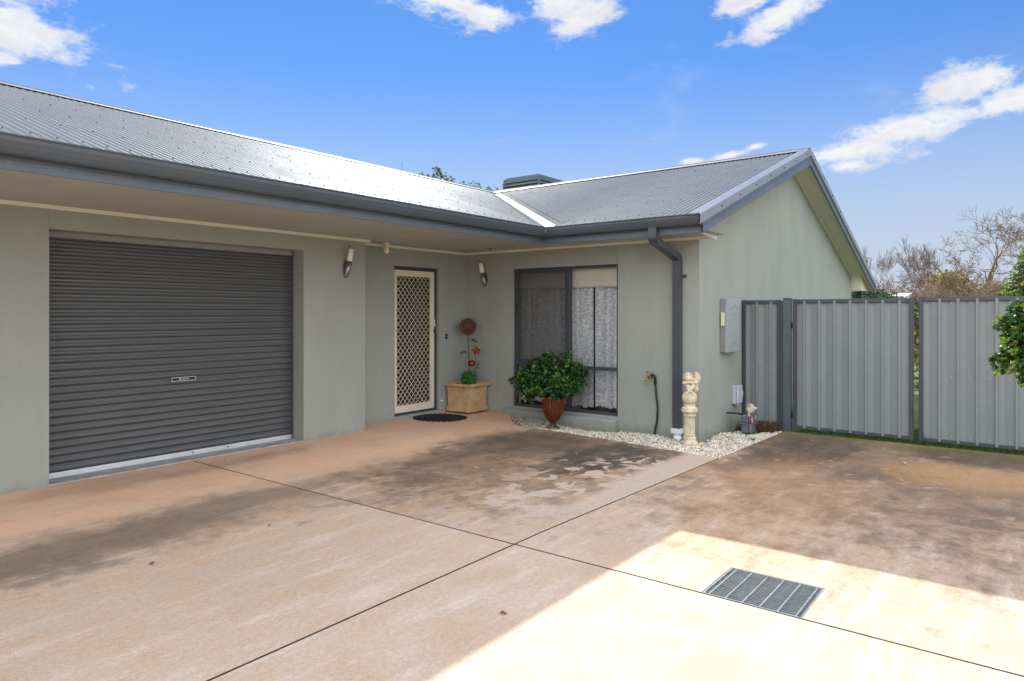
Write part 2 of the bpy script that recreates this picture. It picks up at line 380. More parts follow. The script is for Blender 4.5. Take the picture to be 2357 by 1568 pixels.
# ------------------------------------------------------------------ mesh helpers
col = sc.collection
class MB:
    def __init__(s): s.v = []; s.f = []; s.m = []; s.smooth = []; s.cur = 0; s.sm = False
    def face(s, *idx): s.f.append(idx); s.m.append(s.cur); s.smooth.append(s.sm)
    def poly(s, pts):
        n = len(s.v); s.v += [tuple(p) for p in pts]; s.face(*range(n, n + len(pts)))
    def box(s, a, b, rot=None, c=None, bev=0.0):
        x0, y0, z0 = a; x1, y1, z1 = b
        if bev > 0:
            pts = []; k = bev
            # chamfered box: 24 verts
            bm = bmesh.new(); bmesh.ops.create_cube(bm, size=1)
            for v in bm.verts: v.co = Vector(((v.co.x + .5) * (x1 - x0) + x0, (v.co.y + .5) * (y1 - y0) + y0, (v.co.z + .5) * (z1 - z0) + z0))
            bmesh.ops.bevel(bm, geom=list(bm.edges), offset=k, segments=2, affect='EDGES', profile=.5)
            s.add_bm(bm, rot, c); return
        P = [(x0, y0, z0), (x1, y0, z0), (x1, y1, z0), (x0, y1, z0), (x0, y0, z1), (x1, y0, z1), (x1, y1, z1), (x0, y1, z1)]
        if rot is not None:
            c = Vector(c if c is not None else ((x0 + x1) / 2, (y0 + y1) / 2, (z0 + z1) / 2))
            P = [rot @ (Vector(p) - c) + c for p in P]
        n = len(s.v); s.v += [tuple(p) for p in P]
        for q in ((0, 3, 2, 1), (4, 5, 6, 7), (0, 1, 5, 4), (1, 2, 6, 5), (2, 3, 7, 6), (3, 0, 4, 7)): s.face(*[n + i for i in q])
    def add_bm(s, bm, rot=None, c=None):
        n = len(s.v); bm.verts.ensure_lookup_table()
        c = Vector(c) if c is not None else Vector((0, 0, 0))
        for v in bm.verts:
            p = v.co if rot is None else rot @ (v.co - c) + c
            s.v.append(tuple(p))
        for f in bm.faces: s.face(*[n + v.index for v in f.verts])
        bm.free()
    def tube(s, pts, r, n=8, cap=True):
        pts = [Vector(p) for p in pts]; rs = r if isinstance(r, (list, tuple)) else [r] * len(pts)
        sm = s.sm; s.sm = True
        base = len(s.v); up = Vector((0, 0, 1)); prev = None
        for i, p in enumerate(pts):
            t = (pts[min(i + 1, len(pts) - 1)] - pts[max(i - 1, 0)]).normalized()
            if prev is None:
                a = t.cross(up)
                if a.length < .05: a = t.cross(Vector((1, 0, 0)))
            else: a = prev - t * prev.dot(t)
            a.normalize(); prev = a; b = t.cross(a)
            for k in range(n):
                q = 2 * math.pi * k / n
                s.v.append(tuple(p + (a * math.cos(q) + b * math.sin(q)) * rs[i]))
        for i in range(len(pts) - 1):
            for k in range(n):
                k2 = (k + 1) % n; o = base + i * n
                s.face(o + k, o + k2, o + n + k2, o + n + k)
        if cap:
            s.sm = False
            s.face(*[base + k for k in range(n)][::-1]); o = base + (len(pts) - 1) * n
            s.face(*[o + k for k in range(n)])
        s.sm = sm
    def lathe(s, c, prof, n=24, flute=None, cap=True):
        """prof: list of (r, z) around the vertical axis at c"""
        base = len(s.v); c = Vector(c); sm = s.sm; s.sm = True
        for i, (r, z) in enumerate(prof):
            for k in range(n):
                q = 2 * math.pi * k / n
                rr = r * (flute(i, q) if flute else 1)
                s.v.append((c.x + rr * math.cos(q), c.y + rr * math.sin(q), c.z + z))
        for i in range(len(prof) - 1):
            for k in range(n):
                k2 = (k + 1) % n; o = base + i * n
                s.face(o + k, o + k2, o + n + k2, o + n + k)
        if cap:
            s.sm = False; s.face(*[base + k for k in range(n)][::-1]); o = base + (len(prof) - 1) * n; s.face(*[o + k for k in range(n)])
        s.sm = sm
    def ball(s, c, r, n=12, m=8, sc3=(1, 1, 1), rot=None):
        base = len(s.v); c = Vector(c); sm = s.sm; s.sm = True
        s.v.append(None); top = base
        idx = []
        def P(x, y, z):
            q = Vector((x * r * sc3[0], y * r * sc3[1], z * r * sc3[2]))
            if rot is not None: q = rot @ q
            return tuple(c + q)
        s.v[base] = P(0, 0, 1)
        for i in range(1, m):
            th = math.pi * i / m
            for k in range(n):
                q = 2 * math.pi * k / n; s.v.append(P(math.sin(th) * math.cos(q), math.sin(th) * math.sin(q), math.cos(th)))
        s.v.append(P(0, 0, -1)); bot = len(s.v) - 1
        for k in range(n):
            k2 = (k + 1) % n
            s.face(top, base + 1 + k, base + 1 + k2)
            for i in range(m - 2):
                o = base + 1 + i * n; s.face(o + k, o + n + k, o + n + k2, o + k2)
            o = base + 1 + (m - 2) * n; s.face(o + k, bot, o + k2)
        s.sm = sm
    def prism(s, pts2, fn0, fn1):
        """closed 2-D outline carried to two 3-D ends"""
        n = len(pts2); b = len(s.v)
        s.v += [tuple(fn0(*p)) for p in pts2] + [tuple(fn1(*p)) for p in pts2]
        s.face(*range(b, b + n)); s.face(*range(b + 2 * n - 1, b + n - 1, -1))
        for i in range(n):
            j = (i + 1) % n; s.face(b + i, b + n + i, b + n + j, b + j)
    def sweep(s, path, prof, closed_prof=False, side=1):
        """profile (outward offset, z) carried along a horizontal path with mitred corners; outward = right of travel * side"""
        P = [Vector((p[0], p[1], 0)) for p in path]; N = []
        for i in range(len(P)):
            ns = []
            for a, b in ((i - 1, i), (i, i + 1)):
                if 0 <= a and b < len(P):
                    t = (P[b] - P[a]).normalized(); ns.append(Vector((t.y, -t.x, 0)) * side)
            nn = sum(ns, Vector()); nn.normalize(); nn = nn / max(.2, nn.dot(ns[0])); N.append(nn)
        base = len(s.v); k = len(prof)
        for p, n in zip(P, N):
            for o, z in prof: s.v.append(tuple(p + n * o + Vector((0, 0, z))))
        for i in range(len(P) - 1):
            for j in range(k if closed_prof else k - 1):
                j2 = (j + 1) % k; a = base + i * k
                s.face(a + j, a + k + j, a + k + j2, a + j2)
        if closed_prof:
            s.face(*[base + j for j in range(k)]); o = base + (len(P) - 1) * k; s.face(*[o + j for j in range(k)][::-1])
    def build(s, name, mats, parent=None, fix=True):
        me = bpy.data.meshes.new(name)
        off = root_loc(parent) if parent else Vector((0, 0, 0))
        vv = [(a - off.x, b - off.y, c - off.z) for a, b, c in s.v]
        me.from_pydata(vv, [], s.f)
        if not isinstance(mats, (list, tuple)): mats = [mats]
        for q in mats: me.materials.append(q)
        me.polygons.foreach_set('material_index', s.m)
        me.polygons.foreach_set('use_smooth', s.smooth)
        if fix:
            bm = bmesh.new(); bm.from_mesh(me); bmesh.ops.recalc_face_normals(bm, faces=bm.faces); bm.to_mesh(me); bm.free()
        me.update()
        o = bpy.data.objects.new(name, me); col.objects.link(o)
        if parent: o.parent = parent
        return o
def root_loc(o):
    v = Vector((0, 0, 0))
    while o: v += o.location; o = o.parent
    return v
def tag(o, label=None, cat=None, group=None, kind=None):
    if label: o['label'] = label
    if cat: o['category'] = cat
    if group: o['group'] = group
    if kind: o['kind'] = kind
    return o
def thing(name, label, cat, loc=(0, 0, 0), group=None):
    o = bpy.data.objects.new(name, None); col.objects.link(o); o.location = loc; o.empty_display_size = .1
    return tag(o, label, cat, group)
def fast_mesh(name, verts, tris, mats, parent=None, colors=None, smooth=False, quads=False, mi=None):
    """numpy arrays -> mesh; colors: one rgb per vertex"""
    me = bpy.data.meshes.new(name); k = tris.shape[1]
    off = np.array(root_loc(parent)) if parent else np.zeros(3)
    verts = np.asarray(verts, dtype=np.float64) - off
    me.vertices.add(len(verts)); me.vertices.foreach_set('co', verts.ravel())
    me.loops.add(tris.size); me.loops.foreach_set('vertex_index', tris.ravel().astype(np.int32))
    me.polygons.add(len(tris)); me.polygons.foreach_set('loop_start', np.arange(0, tris.size, k, dtype=np.int32))
    me.polygons.foreach_set('loop_total', np.full(len(tris), k, dtype=np.int32))
    me.polygons.foreach_set('use_smooth', np.full(len(tris), smooth))
    if not isinstance(mats, (list, tuple)): mats = [mats]
    for q in mats: me.materials.append(q)
    if mi is not None: me.polygons.foreach_set('material_index', np.asarray(mi, dtype=np.int32))
    if colors is not None:
        a = me.color_attributes.new('col', 'FLOAT_COLOR', 'POINT')
        a.data.foreach_set('color', np.column_stack([colors, np.ones(len(colors))]).ravel())
    me.update(calc_edges=True); me.validate()
    o = bpy.data.objects.new(name, me); col.objects.link(o)
    if parent: o.parent = parent
    return o

# ------------------------------------------------------------------ site levels
def sstep(a, b, v):
    t = min(1, max(0, (v - a) / (b - a))); return t * t * (3 - 2 * t)
def gz(x, y):
    """surface of the concrete: falls towards the gates"""
    return -0.09 * min(1, max(0, (x - 3.8) / 5.4)) * sstep(6.5, 4.6, y)
XW, YG, YD, YE = 7.88, 6.64, 6.93, 3.2      # window wall, garage wall, entry wall, end (gable) wall
JX, JY = 3.445, 2.62                          # joints in the concrete

# ================================================================== ground
mb = MB(); mb.box((-400, -400, -.6), (600, 600, -.15))
tag(mb.build('ground', M['lawn']), kind='structure')

def edge_x(y):
    """right edge of the porch slab along the pebble bed"""
    pts = [(2.62, 6.98), (3.2, 7.06), (3.9, 7.20), (4.7, 7.30), (5.25, 7.27), (5.5, 7.24), (5.75, 7.5), (6.06, 7.88), (7.3, 7.88)]
    for (a, b), (c, e) in zip(pts, pts[1:]):
        if y <= c: return b + (e - b) * (y - a) / (c - a) if y > a else b
    return 7.88
mb = MB()
def slab_grid(xs_fn, y0, y1, ny, nx):
    base = len(mb.v); ys = [y0 + (y1 - y0) * j / ny for j in range(ny + 1)]
    for yy in ys:
        a, b = xs_fn(yy)
        for i in range(nx + 1):
            xx = a + (b - a) * i / nx; mb.v.append((xx, yy, gz(xx, yy)))
    for j in range(ny):
        for i in range(nx):
            o = base + j * (nx + 1) + i; mb.face(o, o + 1, o + nx + 2, o + nx + 1)
    # skirt
    ring = [base + i for i in range(nx + 1)] + [base + j * (nx + 1) + nx for j in range(1, ny + 1)] + \
           [base + ny * (nx + 1) + i for i in range(nx - 1, -1, -1)] + [base + j * (nx + 1) for j in range(ny - 1, 0, -1)]
    n = len(mb.v)
    for r_ in ring: a = mb.v[r_]; mb.v.append((a[0], a[1], -.148))
    L = len(ring)
    mb.cur = 1
    for i in range(L): j = (i + 1) % L; mb.face(ring[i], ring[j], n + j, n + i)
    mb.cur = 0
G2 = 0.0075
mb.sm = False
slab_grid(lambda y: (-14, JX - G2), JY + G2, 7.2, 20, 30)
slab_grid(lambda y: (JX + G2, edge_x(y)), JY + G2, 6.06, 40, 24)
slab_grid(lambda y: (JX + G2, 7.88), 6.06, 7.2, 6, 24)
slab_grid(lambda y: (-14, JX - G2), -26, JY - G2, 30, 30)
GX0, GX1, GY0, GY1 = 3.455, 3.905, .885, 1.39    # drain opening
slab_grid(lambda y: (JX + G2, 9.30), GY1, JY - G2, 10, 40)
slab_grid(lambda y: (GX1, 9.30), GY0, GY1, 6, 40)
slab_grid(lambda y: (JX + G2, 9.30), -26, GY0, 60, 40)
M['slab_edge'] = simple('dark_slab_edge', (0.12, 0.085, 0.05), .95, var=.4, vscale=14)  # slab sides coloured darker than the top, so the joints read dark
tag(mb.build('driveway', [M['slab'], M['slab_edge']]), kind='structure')
# sand filler in the joints
mb = MB()
M['filler'] = simple('joint_filler', (0.020, 0.014, 0.008), .95, var=.4, vscale=14)
mb.box((-14, JY - .02, -.11), (7.0, JY + .02, -.020)); 
mb.box((JX - .02, JY + .021, -.11), (JX + .02, 6.6, -.0205)); mb.box((JX - .02, GY1 + .02, -.11), (JX + .006, JY - .021, -.0205)); mb.box((JX - .02, -26, -.11), (JX + .02, GY0 - .02, -.0205))
for (xa, xb) in ((4.2, 5.2), (5.2, 6.2), (6.2, 7.0)):
    pass
o = mb.build('joint_filler', M['filler'])
for v in o.data.vertices:
    if v.co.z > -.05: v.co.z += gz(v.co.x, v.co.y)
tag(o, kind='structure')

# garden bed under the pebbles
mb = MB(); mb.sm = True
bed = []
def bed_z(x, y): return gz(x, y) - .045 - .02 * math.sin(x * 5) * math.cos(y * 4)
nx, ny = 26, 60
base = 0
for j in range(ny + 1):
    yy = 2.60 + (6.10 - 2.60) * j / ny
    for i in range(nx + 1):
        xx = 6.9 + (9.45 - 6.9) * i / nx; mb.v.append((xx, yy, bed_z(xx, yy)))
for j in range(ny):
    for i in range(nx): o_ = j * (nx + 1) + i; mb.face(o_, o_ + 1, o_ + nx + 2, o_ + nx + 1)
tag(mb.build('garden_bed', M['soil']), kind='structure')

# pebbles
t = (1 + 5 ** .5) / 2
ico = np.array([(-1, t, 0), (1, t, 0), (-1, -t, 0), (1, -t, 0), (0, -1, t), (0, 1, t), (0, -1, -t), (0, 1, -t), (t, 0, -1), (t, 0, 1), (-t, 0, -1), (-t, 0, 1)], float)
ico /= np.linalg.norm(ico[0])
icf = np.array([(0, 11, 5), (0, 5, 1), (0, 1, 7), (0, 7, 10), (0, 10, 11), (1, 5, 9), (5, 11, 4), (11, 10, 2), (10, 7, 6), (7, 1, 8), (3, 9, 4), (3, 4, 2), (3, 2, 6), (3, 6, 8), (3, 8, 9), (4, 9, 5), (2, 4, 11), (6, 2, 10), (8, 6, 7), (9, 8, 1)])
def rand_rot(n):
    q = rng.normal(size=(n, 4)); q /= np.linalg.norm(q, axis=1)[:, None]; a, b, c, d_ = q.T
    return np.stack([np.stack([1 - 2 * (c * c + d_ * d_), 2 * (b * c - a * d_), 2 * (b * d_ + a * c)], 1),
                     np.stack([2 * (b * c + a * d_), 1 - 2 * (b * b + d_ * d_), 2 * (c * d_ - a * b)], 1),
                     np.stack([2 * (b * d_ - a * c), 2 * (c * d_ + a * b), 1 - 2 * (b * b + c * c)], 1)], 1)
pts = []
while len(pts) < 17000:
    yy = rng.uniform(2.60, 6.05); xx = rng.uniform(6.9, 9.3)
    if xx > XW + .02 and yy > YE - .02: continue
    if xx > XW and yy > YE: continue
    ex = edge_x(yy)
    if xx < ex + .008: continue
    if xx > 8.85 and yy > 2.85 and rng.uniform() < .85: continue
    # right-hand end tapers up to the gate post
    if yy < 2.63: continue
    pts.append((xx, yy))
pts = np.array(pts); n = len(pts)
sz = rng.uniform(.008, .0175, n) * (1 + .35 * (rng.uniform(size=n) > .9))
lay = rng.uniform(0, 1, n)
zz = np.array([bed_z(a, b) for a, b in pts]) + .004 + lay * .030
S = rng.uniform(.65, 1.25, (n, 3)); S[:, 2] *= .75
V0 = ico[None] * (1 + rng.uniform(-.16, .16, (n, 12)))[:, :, None] * sz[:, None, None] * S[:, None]
V0 = np.einsum('nij,nkj->nki', rand_rot(n), V0)
V0 += np.column_stack([pts, zz])[:, None]
pal = np.array([(.72, .70, .66), (.80, .78, .74), (.66, .60, .50), (.60, .46, .30), (.42, .40, .38), (.22, .21, .20), (.75, .66, .52), (.52, .33, .2)])
pc = pal[rng.choice(8, n, p=[.27, .22, .16, .08, .08, .07, .10, .02])] * rng.uniform(.68, 1.08, (n, 1)) * [1.03, 1.0, .93]
# darker towards the entry end
pc *= (1 - .40 * np.clip((pts[:, 1] - 4.9) / 1.0, 0, 1))[:, None]
F = (icf[None] + (np.arange(n) * 12)[:, None, None]).reshape(-1, 3)
tag(fast_mesh('pebbles', V0.reshape(-1, 3), F, M['pebble'], None, np.repeat(np.clip(pc, 0, 1), 12, 0), True),
    'white and tan pebbles filling the bed along the window wall', 'pebbles', kind='stuff')

# ================================================================== house
house = thing('house', 'single storey sage green rendered house with corrugated grey steel roof', 'house', (XW, YD, 0))
TP = math.tan(R(19)); EX, EY, EZ = 7.13, 4.90, 2.535   # eave line of the sheets (wing x, main y)
RX = EX + 4.55; RY = EY + 4.55; RZ = EZ + 4.55 * TP
def rz_wing(x): return EZ + TP * (x - EX) if x < RX else RZ - TP * (x - RX)
def rz_main(y): return EZ + TP * (y - EY) if y < RY else RZ - TP * (y - RY)

def wall(name, P, u0, u1, z0, z1, openings, n, depth=.1, top=None):
    """rendered wall with real openings; P(u,z,d) gives a point, d = depth into the wall"""
    b = MB()
    us = sorted({u0, u1, *[q for o in openings for q in o[:2]]}); zs = sorted({z0, z1, *[q for o in openings for q in o[2:4]]})
    for a, c in zip(us, us[1:]):
        for e, f in zip(zs, zs[1:]):
            mu, mz = (a + c) / 2, (e + f) / 2
            if any(o[0] < mu < o[1] and o[2] < mz < o[3] for o in openings): continue
            b.poly([P(a, e, 0), P(c, e, 0), P(c, f, 0), P(a, f, 0)])
    for o in openings:
        a, c, e, f = o[:4]; dd = o[4]
        b.poly([P(a, e, 0), P(a, f, 0), P(a, f, dd), P(a, e, dd)]); b.poly([P(c, e, 0), P(c, e, dd), P(c, f, dd), P(c, f, 0)])
        b.poly([P(a, f, 0), P(c, f, 0), P(c, f, dd), P(a, f, dd)]); b.poly([P(a, e, 0), P(a, e, dd), P(c, e, dd), P(c, e, 0)])
    return b
GA = (2.205, 4.745, -.02, 2.185, .24)         # garage opening
b = wall('', lambda u, z, d: (u, YG + d, z), -10, 5.65, -.14, 2.44, [GA], 0)
b.box((5.40, YG + .005, -.14), (5.649, YD, 2.44))
b.cur = 0
# control joint above the garage opening, a small raised bead
b.box((2.199, YG - .002, 2.19), (2.205, YG + .01, 2.36))
b.build('wall', M['wall'], house)
DO = (6.405, 7.285, .045, 2.115, .09)
b = wall('', lambda u, z, d: (u, YD + d, z), 5.6, XW, -.14, 2.44, [DO], 0)
b.build('wall', M['wall'], house)
WO = (4.30, 6.02, .115, 2.105, .075)
b = wall('', lambda u, z, d: (XW + d, u, z), YE, YD, -.25, 2.44, [WO], 0)
b.box((XW - .003, 4.294, 2.12), (XW + .01, 4.300, 2.38))
b.box((XW - .004, YD - .008, .0), (XW + .01, YD - .001, 2.38))
b.build('wall', M['wall'], house)
# gable wall
b = MB(); U = lambda x: rz_wing(x) - .10
b.poly([(XW, YE, -.3), (16.5, YE, -.3), (16.5, YE, U(16.5)), (RX, YE, U(RX)), (XW, YE, U(XW))])
b.box((XW, YE + .001, 2.44), (XW + .1, YE + .2, U(XW)))
# a faint raised panel joint running across
b.box((XW + .35, YE - .0012, 2.405), (15.8, YE + .01, 2.410))
b.poly([(16.5, YE, -.3), (16.5, 15.2, -.3), (16.5, 15.2, 2.2), (16.5, YE, 2.2)])
b.poly([(16.5, 15.2, -.3), (-10, 15.2, -.3), (-10, 15.2, 2.4), (16.5, 15.2, 2.4)])
b.poly([(-10, 15.2, -.3), (-10, YG, -.3), (-10, YG, 2.6), (-10, RY, RZ - .1), (-10, 15.2, 2.4)])
b.build('wall', M['wall'], house)

# sill of the window
b = MB()
b.prism([(XW - .10, -.10), (XW - .10, .055), (XW - .085, .075), (XW + .07, .114), (XW + .07, -.10)],
        lambda x, z: (x, 4.285, z), lambda x, z: (x, 6.11, z))
b.prism([(XW - .055, -.25), (XW - .055, -.101), (XW + .02, -.101), (XW + .02, -.25)], lambda x, z: (x, 4.30, z), lambda x, z: (x, 6.10, z))
b.build('window_sill', M['wall'], house)

# ---- roof sheets
def corrugated(axis, u0, u1, a_fn, b_fn, zf, pitch=.076, amp=.012, spm=12, parent=None, name='roof_sheet', screws=True):
    n = int((u1 - u0) / pitch * spm); us = np.linspace(u0, u1, n + 1); ph = 2 * np.pi * us / pitch
    h = amp * (np.cos(ph) + .03 * np.cos(2 * ph))
    A = np.array([a_fn(u) for u in us]); B = np.array([b_fn(u) for u in us])
    zA = np.array([zf(v) for v in A]) + h; zB = np.array([zf(v) for v in B]) + h
    v = np.empty((2 * (n + 1), 3))
    if axis == 'x': v[0::2] = np.column_stack([us, A, zA]); v[1::2] = np.column_stack([us, B, zB])
    else: v[0::2] = np.column_stack([A, us, zA]); v[1::2] = np.column_stack([B, us, zB])
    i = np.arange(n) * 2
    f = np.column_stack([i, i + 2, i + 3, i + 1]) if axis == 'x' else np.column_stack([i, i + 1, i + 3, i + 2])
    mi = np.zeros(len(f), int); V_ = [v]; F_ = [f]; M_ = [mi]
    if screws:
        cr = np.arange(math.ceil(u0 / pitch), math.floor(u1 / pitch) + 1) * pitch
        cube = np.array([(-1, -1, 0), (1, -1, 0), (1, 1, 0), (-1, 1, 0), (-1, -1, 1), (1, -1, 1), (1, 1, 1), (-1, 1, 1)], float) * (.0040, .0040, .007)
        cf = np.array([(4, 5, 6, 7), (0, 1, 5, 4), (1, 2, 6, 5), (2, 3, 7, 6), (3, 0, 4, 7)])
        rows = [.22, 1.05, 1.95, 2.85, 3.75, 4.42]; k = len(v)
        for ri, rr in enumerate(rows):
            for ci, c in enumerate(cr):
                st = 2 if rr in (.22, 4.42) else 3
                if (ci + ri) % st or (ci % 10 in (7,)): continue
                val = (EY if axis == 'x' else EX) + rr
                if val < a_fn(c) + .1 or val > b_fn(c) - .1: continue
                if axis == 'x': cc = (c, val, zf(val) + amp)
                else: cc = (val, c, zf(val) + amp)
                V_.append(cube + cc); F_.append(cf + k); M_.append(np.ones(5, int)); k += 8
        # fixing line beside the valley
        for ci, c in enumerate(cr):
            val = a_fn(c) + .12
            if val > (EY if axis == 'x' else EX) + .2 and val < b_fn(c) - .1:
                cc = (c, val, zf(val) + amp) if axis == 'x' else (val, c, zf(val) + amp)
                V_.append(cube + cc); F_.append(cf + k); M_.append(np.ones(5, int)); k += 8
    o = fast_mesh(name, np.vstack(V_), np.vstack(F_), [M['roof'], M['screw']], parent, None, False, mi=np.concatenate(M_))
    sm = np.concatenate(M_) == 0; o.data.polygons.foreach_set('use_smooth', sm)
    return o
roof = bpy.data.objects.new('roof', None); col.objects.link(roof); roof.parent = house
VW = .05
corrugated('x', -10, RX - .06, lambda u: max(EY + .03, EY + (u - EX) + VW), lambda u: RY - .01, rz_main, parent=roof)
corrugated('y', 2.93, RY - .22, lambda u: max(EX - .01, EX + (u - EY) + .165), lambda u: RX - .01, rz_wing, parent=roof)
corrugated('y', 2.93, 15.6, lambda u: RX + .01, lambda u: 17.4, rz_wing, parent=roof, screws=False, spm=4)
corrugated('x', -10, RX, lambda u: RY + .01, lambda u: 15.6, rz_main, parent=roof, screws=False, spm=4)
# valley tray
b = MB()
def vp(t, side, off): 
    if side < 0: return (EX + t, EY + t + off, rz_main(EY + t + off) - .006)
    return (EX + t + off, EY + t, rz_wing(EX + t + off) + .004)
b.poly([vp(-.03, 1, 0), vp(-.03, 1, .19), vp(4.38, 1, .19), vp(4.50, 1, 0)])
b.poly([vp(-.03, -1, 0), vp(4.50, -1, 0), vp(4.4, -1, .12), vp(-.03, -1, .12)])
b.build('valley_flashing', M['flash'], roof, fix=False)
# ridge capping
b = MB()
def cap(pa, pb, nrm):
    """roll-top capping from pa to pb; nrm = horizontal unit vector across the ridge"""
    prof = [(-.17, -.17 * TP + .022), (-.165, -.165 * TP + .028), (-.035, .020), (-.018, .038), (0, .044), (.018, .038), (.035, .020), (.165, -.165 * TP + .028), (.17, -.17 * TP + .022)]
    k = len(b.v); pa, pb, nrm = Vector(pa), Vector(pb), Vector(nrm)
    for p in (pa, pb):
        for o_, z_ in prof: b.v.append(tuple(p + nrm * o_ + Vector((0, 0, z_))))
    for i in range(len(prof) - 1): b.face(k + i, k + i + 1, k + len(prof) + i + 1, k + len(prof) + i)
cap((-10, RY, RZ), (RX + .1, RY, RZ), (0, 1, 0)); cap((RX, 2.88, RZ + .001), (RX, RY + .1, RZ + .001), (1, 0, 0))
b.build('ridge_capping', M['roof'], roof)
# barge capping: a wide flat strip on the sheets and a folded face
YB = 2.86
b = MB()
for s_ in (-1, 1):
    xe = EX - .06 if s_ < 0 else RX + (17.42 - RX)
    for (xa, xb) in ((xe, RX),):
        za, zb = rz_wing(xa), rz_wing(xb)
        T, D = .022, -.085
        b.poly([(xa, YB, za + T), (xb, YB, zb + T), (xb, YB + .155, zb + T), (xa, YB + .155, za + T)])
        b.poly([(xa, YB, za + T), (xb, YB, zb + T), (xb, YB, zb + D), (xa, YB, za + D)])
        b.poly([(xa, YB, za + D), (xb, YB, zb + D), (xb, YB + .012, zb + D), (xa, YB + .012, za + D)])
        b.poly([(xa, YB + .155, za + T), (xb, YB + .155, zb + T), (xb, YB + .156, zb), (xa, YB + .156, za)])
for k in range(8):       # fixings along the folded face
    for s_ in (-1, 1):
        xx = RX + s_ * (.25 + k * .62)
        if xx < EX: continue
        zz_ = rz_wing(xx) - .03; b.cur = 1; b.box((xx - .009, YB - .008, zz_ - .009), (xx + .009, YB, zz_ + .009)); b.cur = 0
b.build('barge_capping', [M['flash'], M['screw']], roof)
b = MB()
for (xa, xb) in ((EX + .045, RX), (RX, 17.40)):
    za, zb = rz_wing(xa), rz_wing(xb)
    prof = [(.014, -.07), (.014, -.125), (.008, -.128), (.012, -.135), (.008, -.150), (.012, -.156), (.008, -.20), (.006, -.245), (.03, -.245), (.03, -.07)]
    k = len(b.v)
    for xx, zz_ in ((xa, za), (xb, zb)):
        for o_, z_ in prof: b.v.append((xx, YB + o_, max(zz_ + z_, 2.352) if xx == xa and xa < RX else zz_ + z_))
    L = len(prof)
    for i in range(L): j = (i + 1) % L; b.face(k + i, k + j, k + L + j, k + L + i)
b.build('barge_board', M['fascia'], roof)
# raked soffit beneath the gable overhang, moulding, closed end box
b = MB()
for (xa, xb) in ((EX + .08, RX), (RX, 17.38)):
    za, zb = rz_wing(xa) - .175, rz_wing(xb) - .175
    if xa < RX: za = max(za, 2.39)
    b.poly([(xa, YB + .03, za), (xb, YB + .03, zb), (xb, YE + .05, zb), (xa, YE + .05, za)])
    b.poly([(xa, YB + .03, za + .004), (xb, YB + .03, zb + .004), (xb, YE + .05, zb + .004), (xa, YE + .05, za + .004)])
M['gable_soffit'] = simple('gable_lining', (0.66, 0.64, 0.56), .7, var=.04)
b.build('gable_soffit', M['gable_soffit'], house)
b = MB()
for (xa, xb) in ((XW, RX), (RX, 17.0)):
    za, zb = rz_wing(xa) - .215, rz_wing(xb) - .215
    b.prism([(0, 0), (.018, 0), (.018, .036), (0, .036)], lambda o_, z_: (xa, YE - .001 - o_, za + z_), lambda o_, z_: (xb, YE - .001 - o_, zb + z_))
b.poly([(16.0, YE - .03, rz_wing(16.0) - .2), (16.55, YE - .03, 2.32), (16.55, YE - .03, 2.52)])
b.build('gable_moulding', M['quad'], house)
b = MB()      # boxed end of the verandah eave
b.poly([(16.503, 3.0, 2.30), (16.503, 3.0, 1.955), (16.503, YE + .05, 1.955), (16.503, YE + .05, 2.34)])
b.poly([(16.505, 3.0, 2.30), (17.36, 3.0, rz_wing(17.36) - .17), (17.36, 3.0, 1.955), (16.505, 3.0, 1.955)])
b.poly([(16.505, 3.0, 1.955), (17.36, 3.0, 1.955), (17.36, 15, 1.955), (16.505, 15, 1.955)])
b.poly([(17.36, 3.0, 1.955), (17.36, 15, 1.955), (17.36, 15, 2.2), (17.36, 3.0, 2.0)])
b.build('eave_box', M['cream'], house)
b = MB(); b.box((17.16, 3.12, -.2), (17.27, 3.23, 1.954)); b.box((16.505, 2.99, 1.935), (17.38, 3.0, 1.954))
b.build('verandah_post', M['frame'], house)

# ---- fascia and gutter (one run along the garage, mitred into the wing)
FX, FY = 7.215, 5.02
path = [(-10, FY), (FX, FY), (FX, 2.875)]
b = MB()
b.sweep(path, [(-.02, 2.353), (0.0, 2.350), (.004, 2.353), (.004, 2.412), (.000, 2.414), (.003, 2.418), (.003, 2.430), (.000, 2.432), (.004, 2.436), (.004, 2.446), (.000, 2.448), (.004, 2.452), (.004, 2.56), (-.02, 2.56)], True, 1)
b.build('fascia', M['fascia'], house)
b = MB(); b.sm = False
gp = [(.006, 2.535), (.006, 2.445), (.012, 2.436), (.070, 2.432), (.085, 2.436), (.096, 2.448), (.112, 2.475), (.126, 2.510), (.128, 2.535), (.136, 2.543), (.136, 2.551), (.128, 2.553), (.121, 2.548), (.119, 2.51), (.104, 2.475), (.088, 2.452), (.070, 2.442), (.014, 2.446), (.012, 2.535)]
b.sweep([(-10, FY), (FX, FY), (FX, 2.895)], gp, True, 1)
for f in range(len(b.smooth)): b.smooth[f] = False
b.build('gutter', M['gutter'], house)
for xx in (-1.2, 3.45):
    b = MB(); b.sweep([(xx, FY), (xx + .03, FY)], [(o_ + (.0015 if o_ > .05 else 0), z_ - (.001 if z_ < 2.45 else 0)) for o_, z_ in gp[:11]], False, 1); b.build('gutter_lap', M['gutter'], house)
b = MB(); b.tube([(FX - .125, FY - .125, 2.545), (FX - .125, FY - .125, 2.50), (FX - .09, FY - .09, 2.452)], .008, 8); b.build('gutter_mitre', M['flash'], house)
b = MB()    # stop end of the gutter
b.prism([(.0, 2.43), (.085, 2.43), (.126, 2.48), (.142, 2.556), (.0, 2.556)], lambda o_, z_: (FX - o_, 2.882, z_), lambda o_, z_: (FX - o_, 2.893, z_))
b.build('gutter_stop_end', M['gutter'], house)

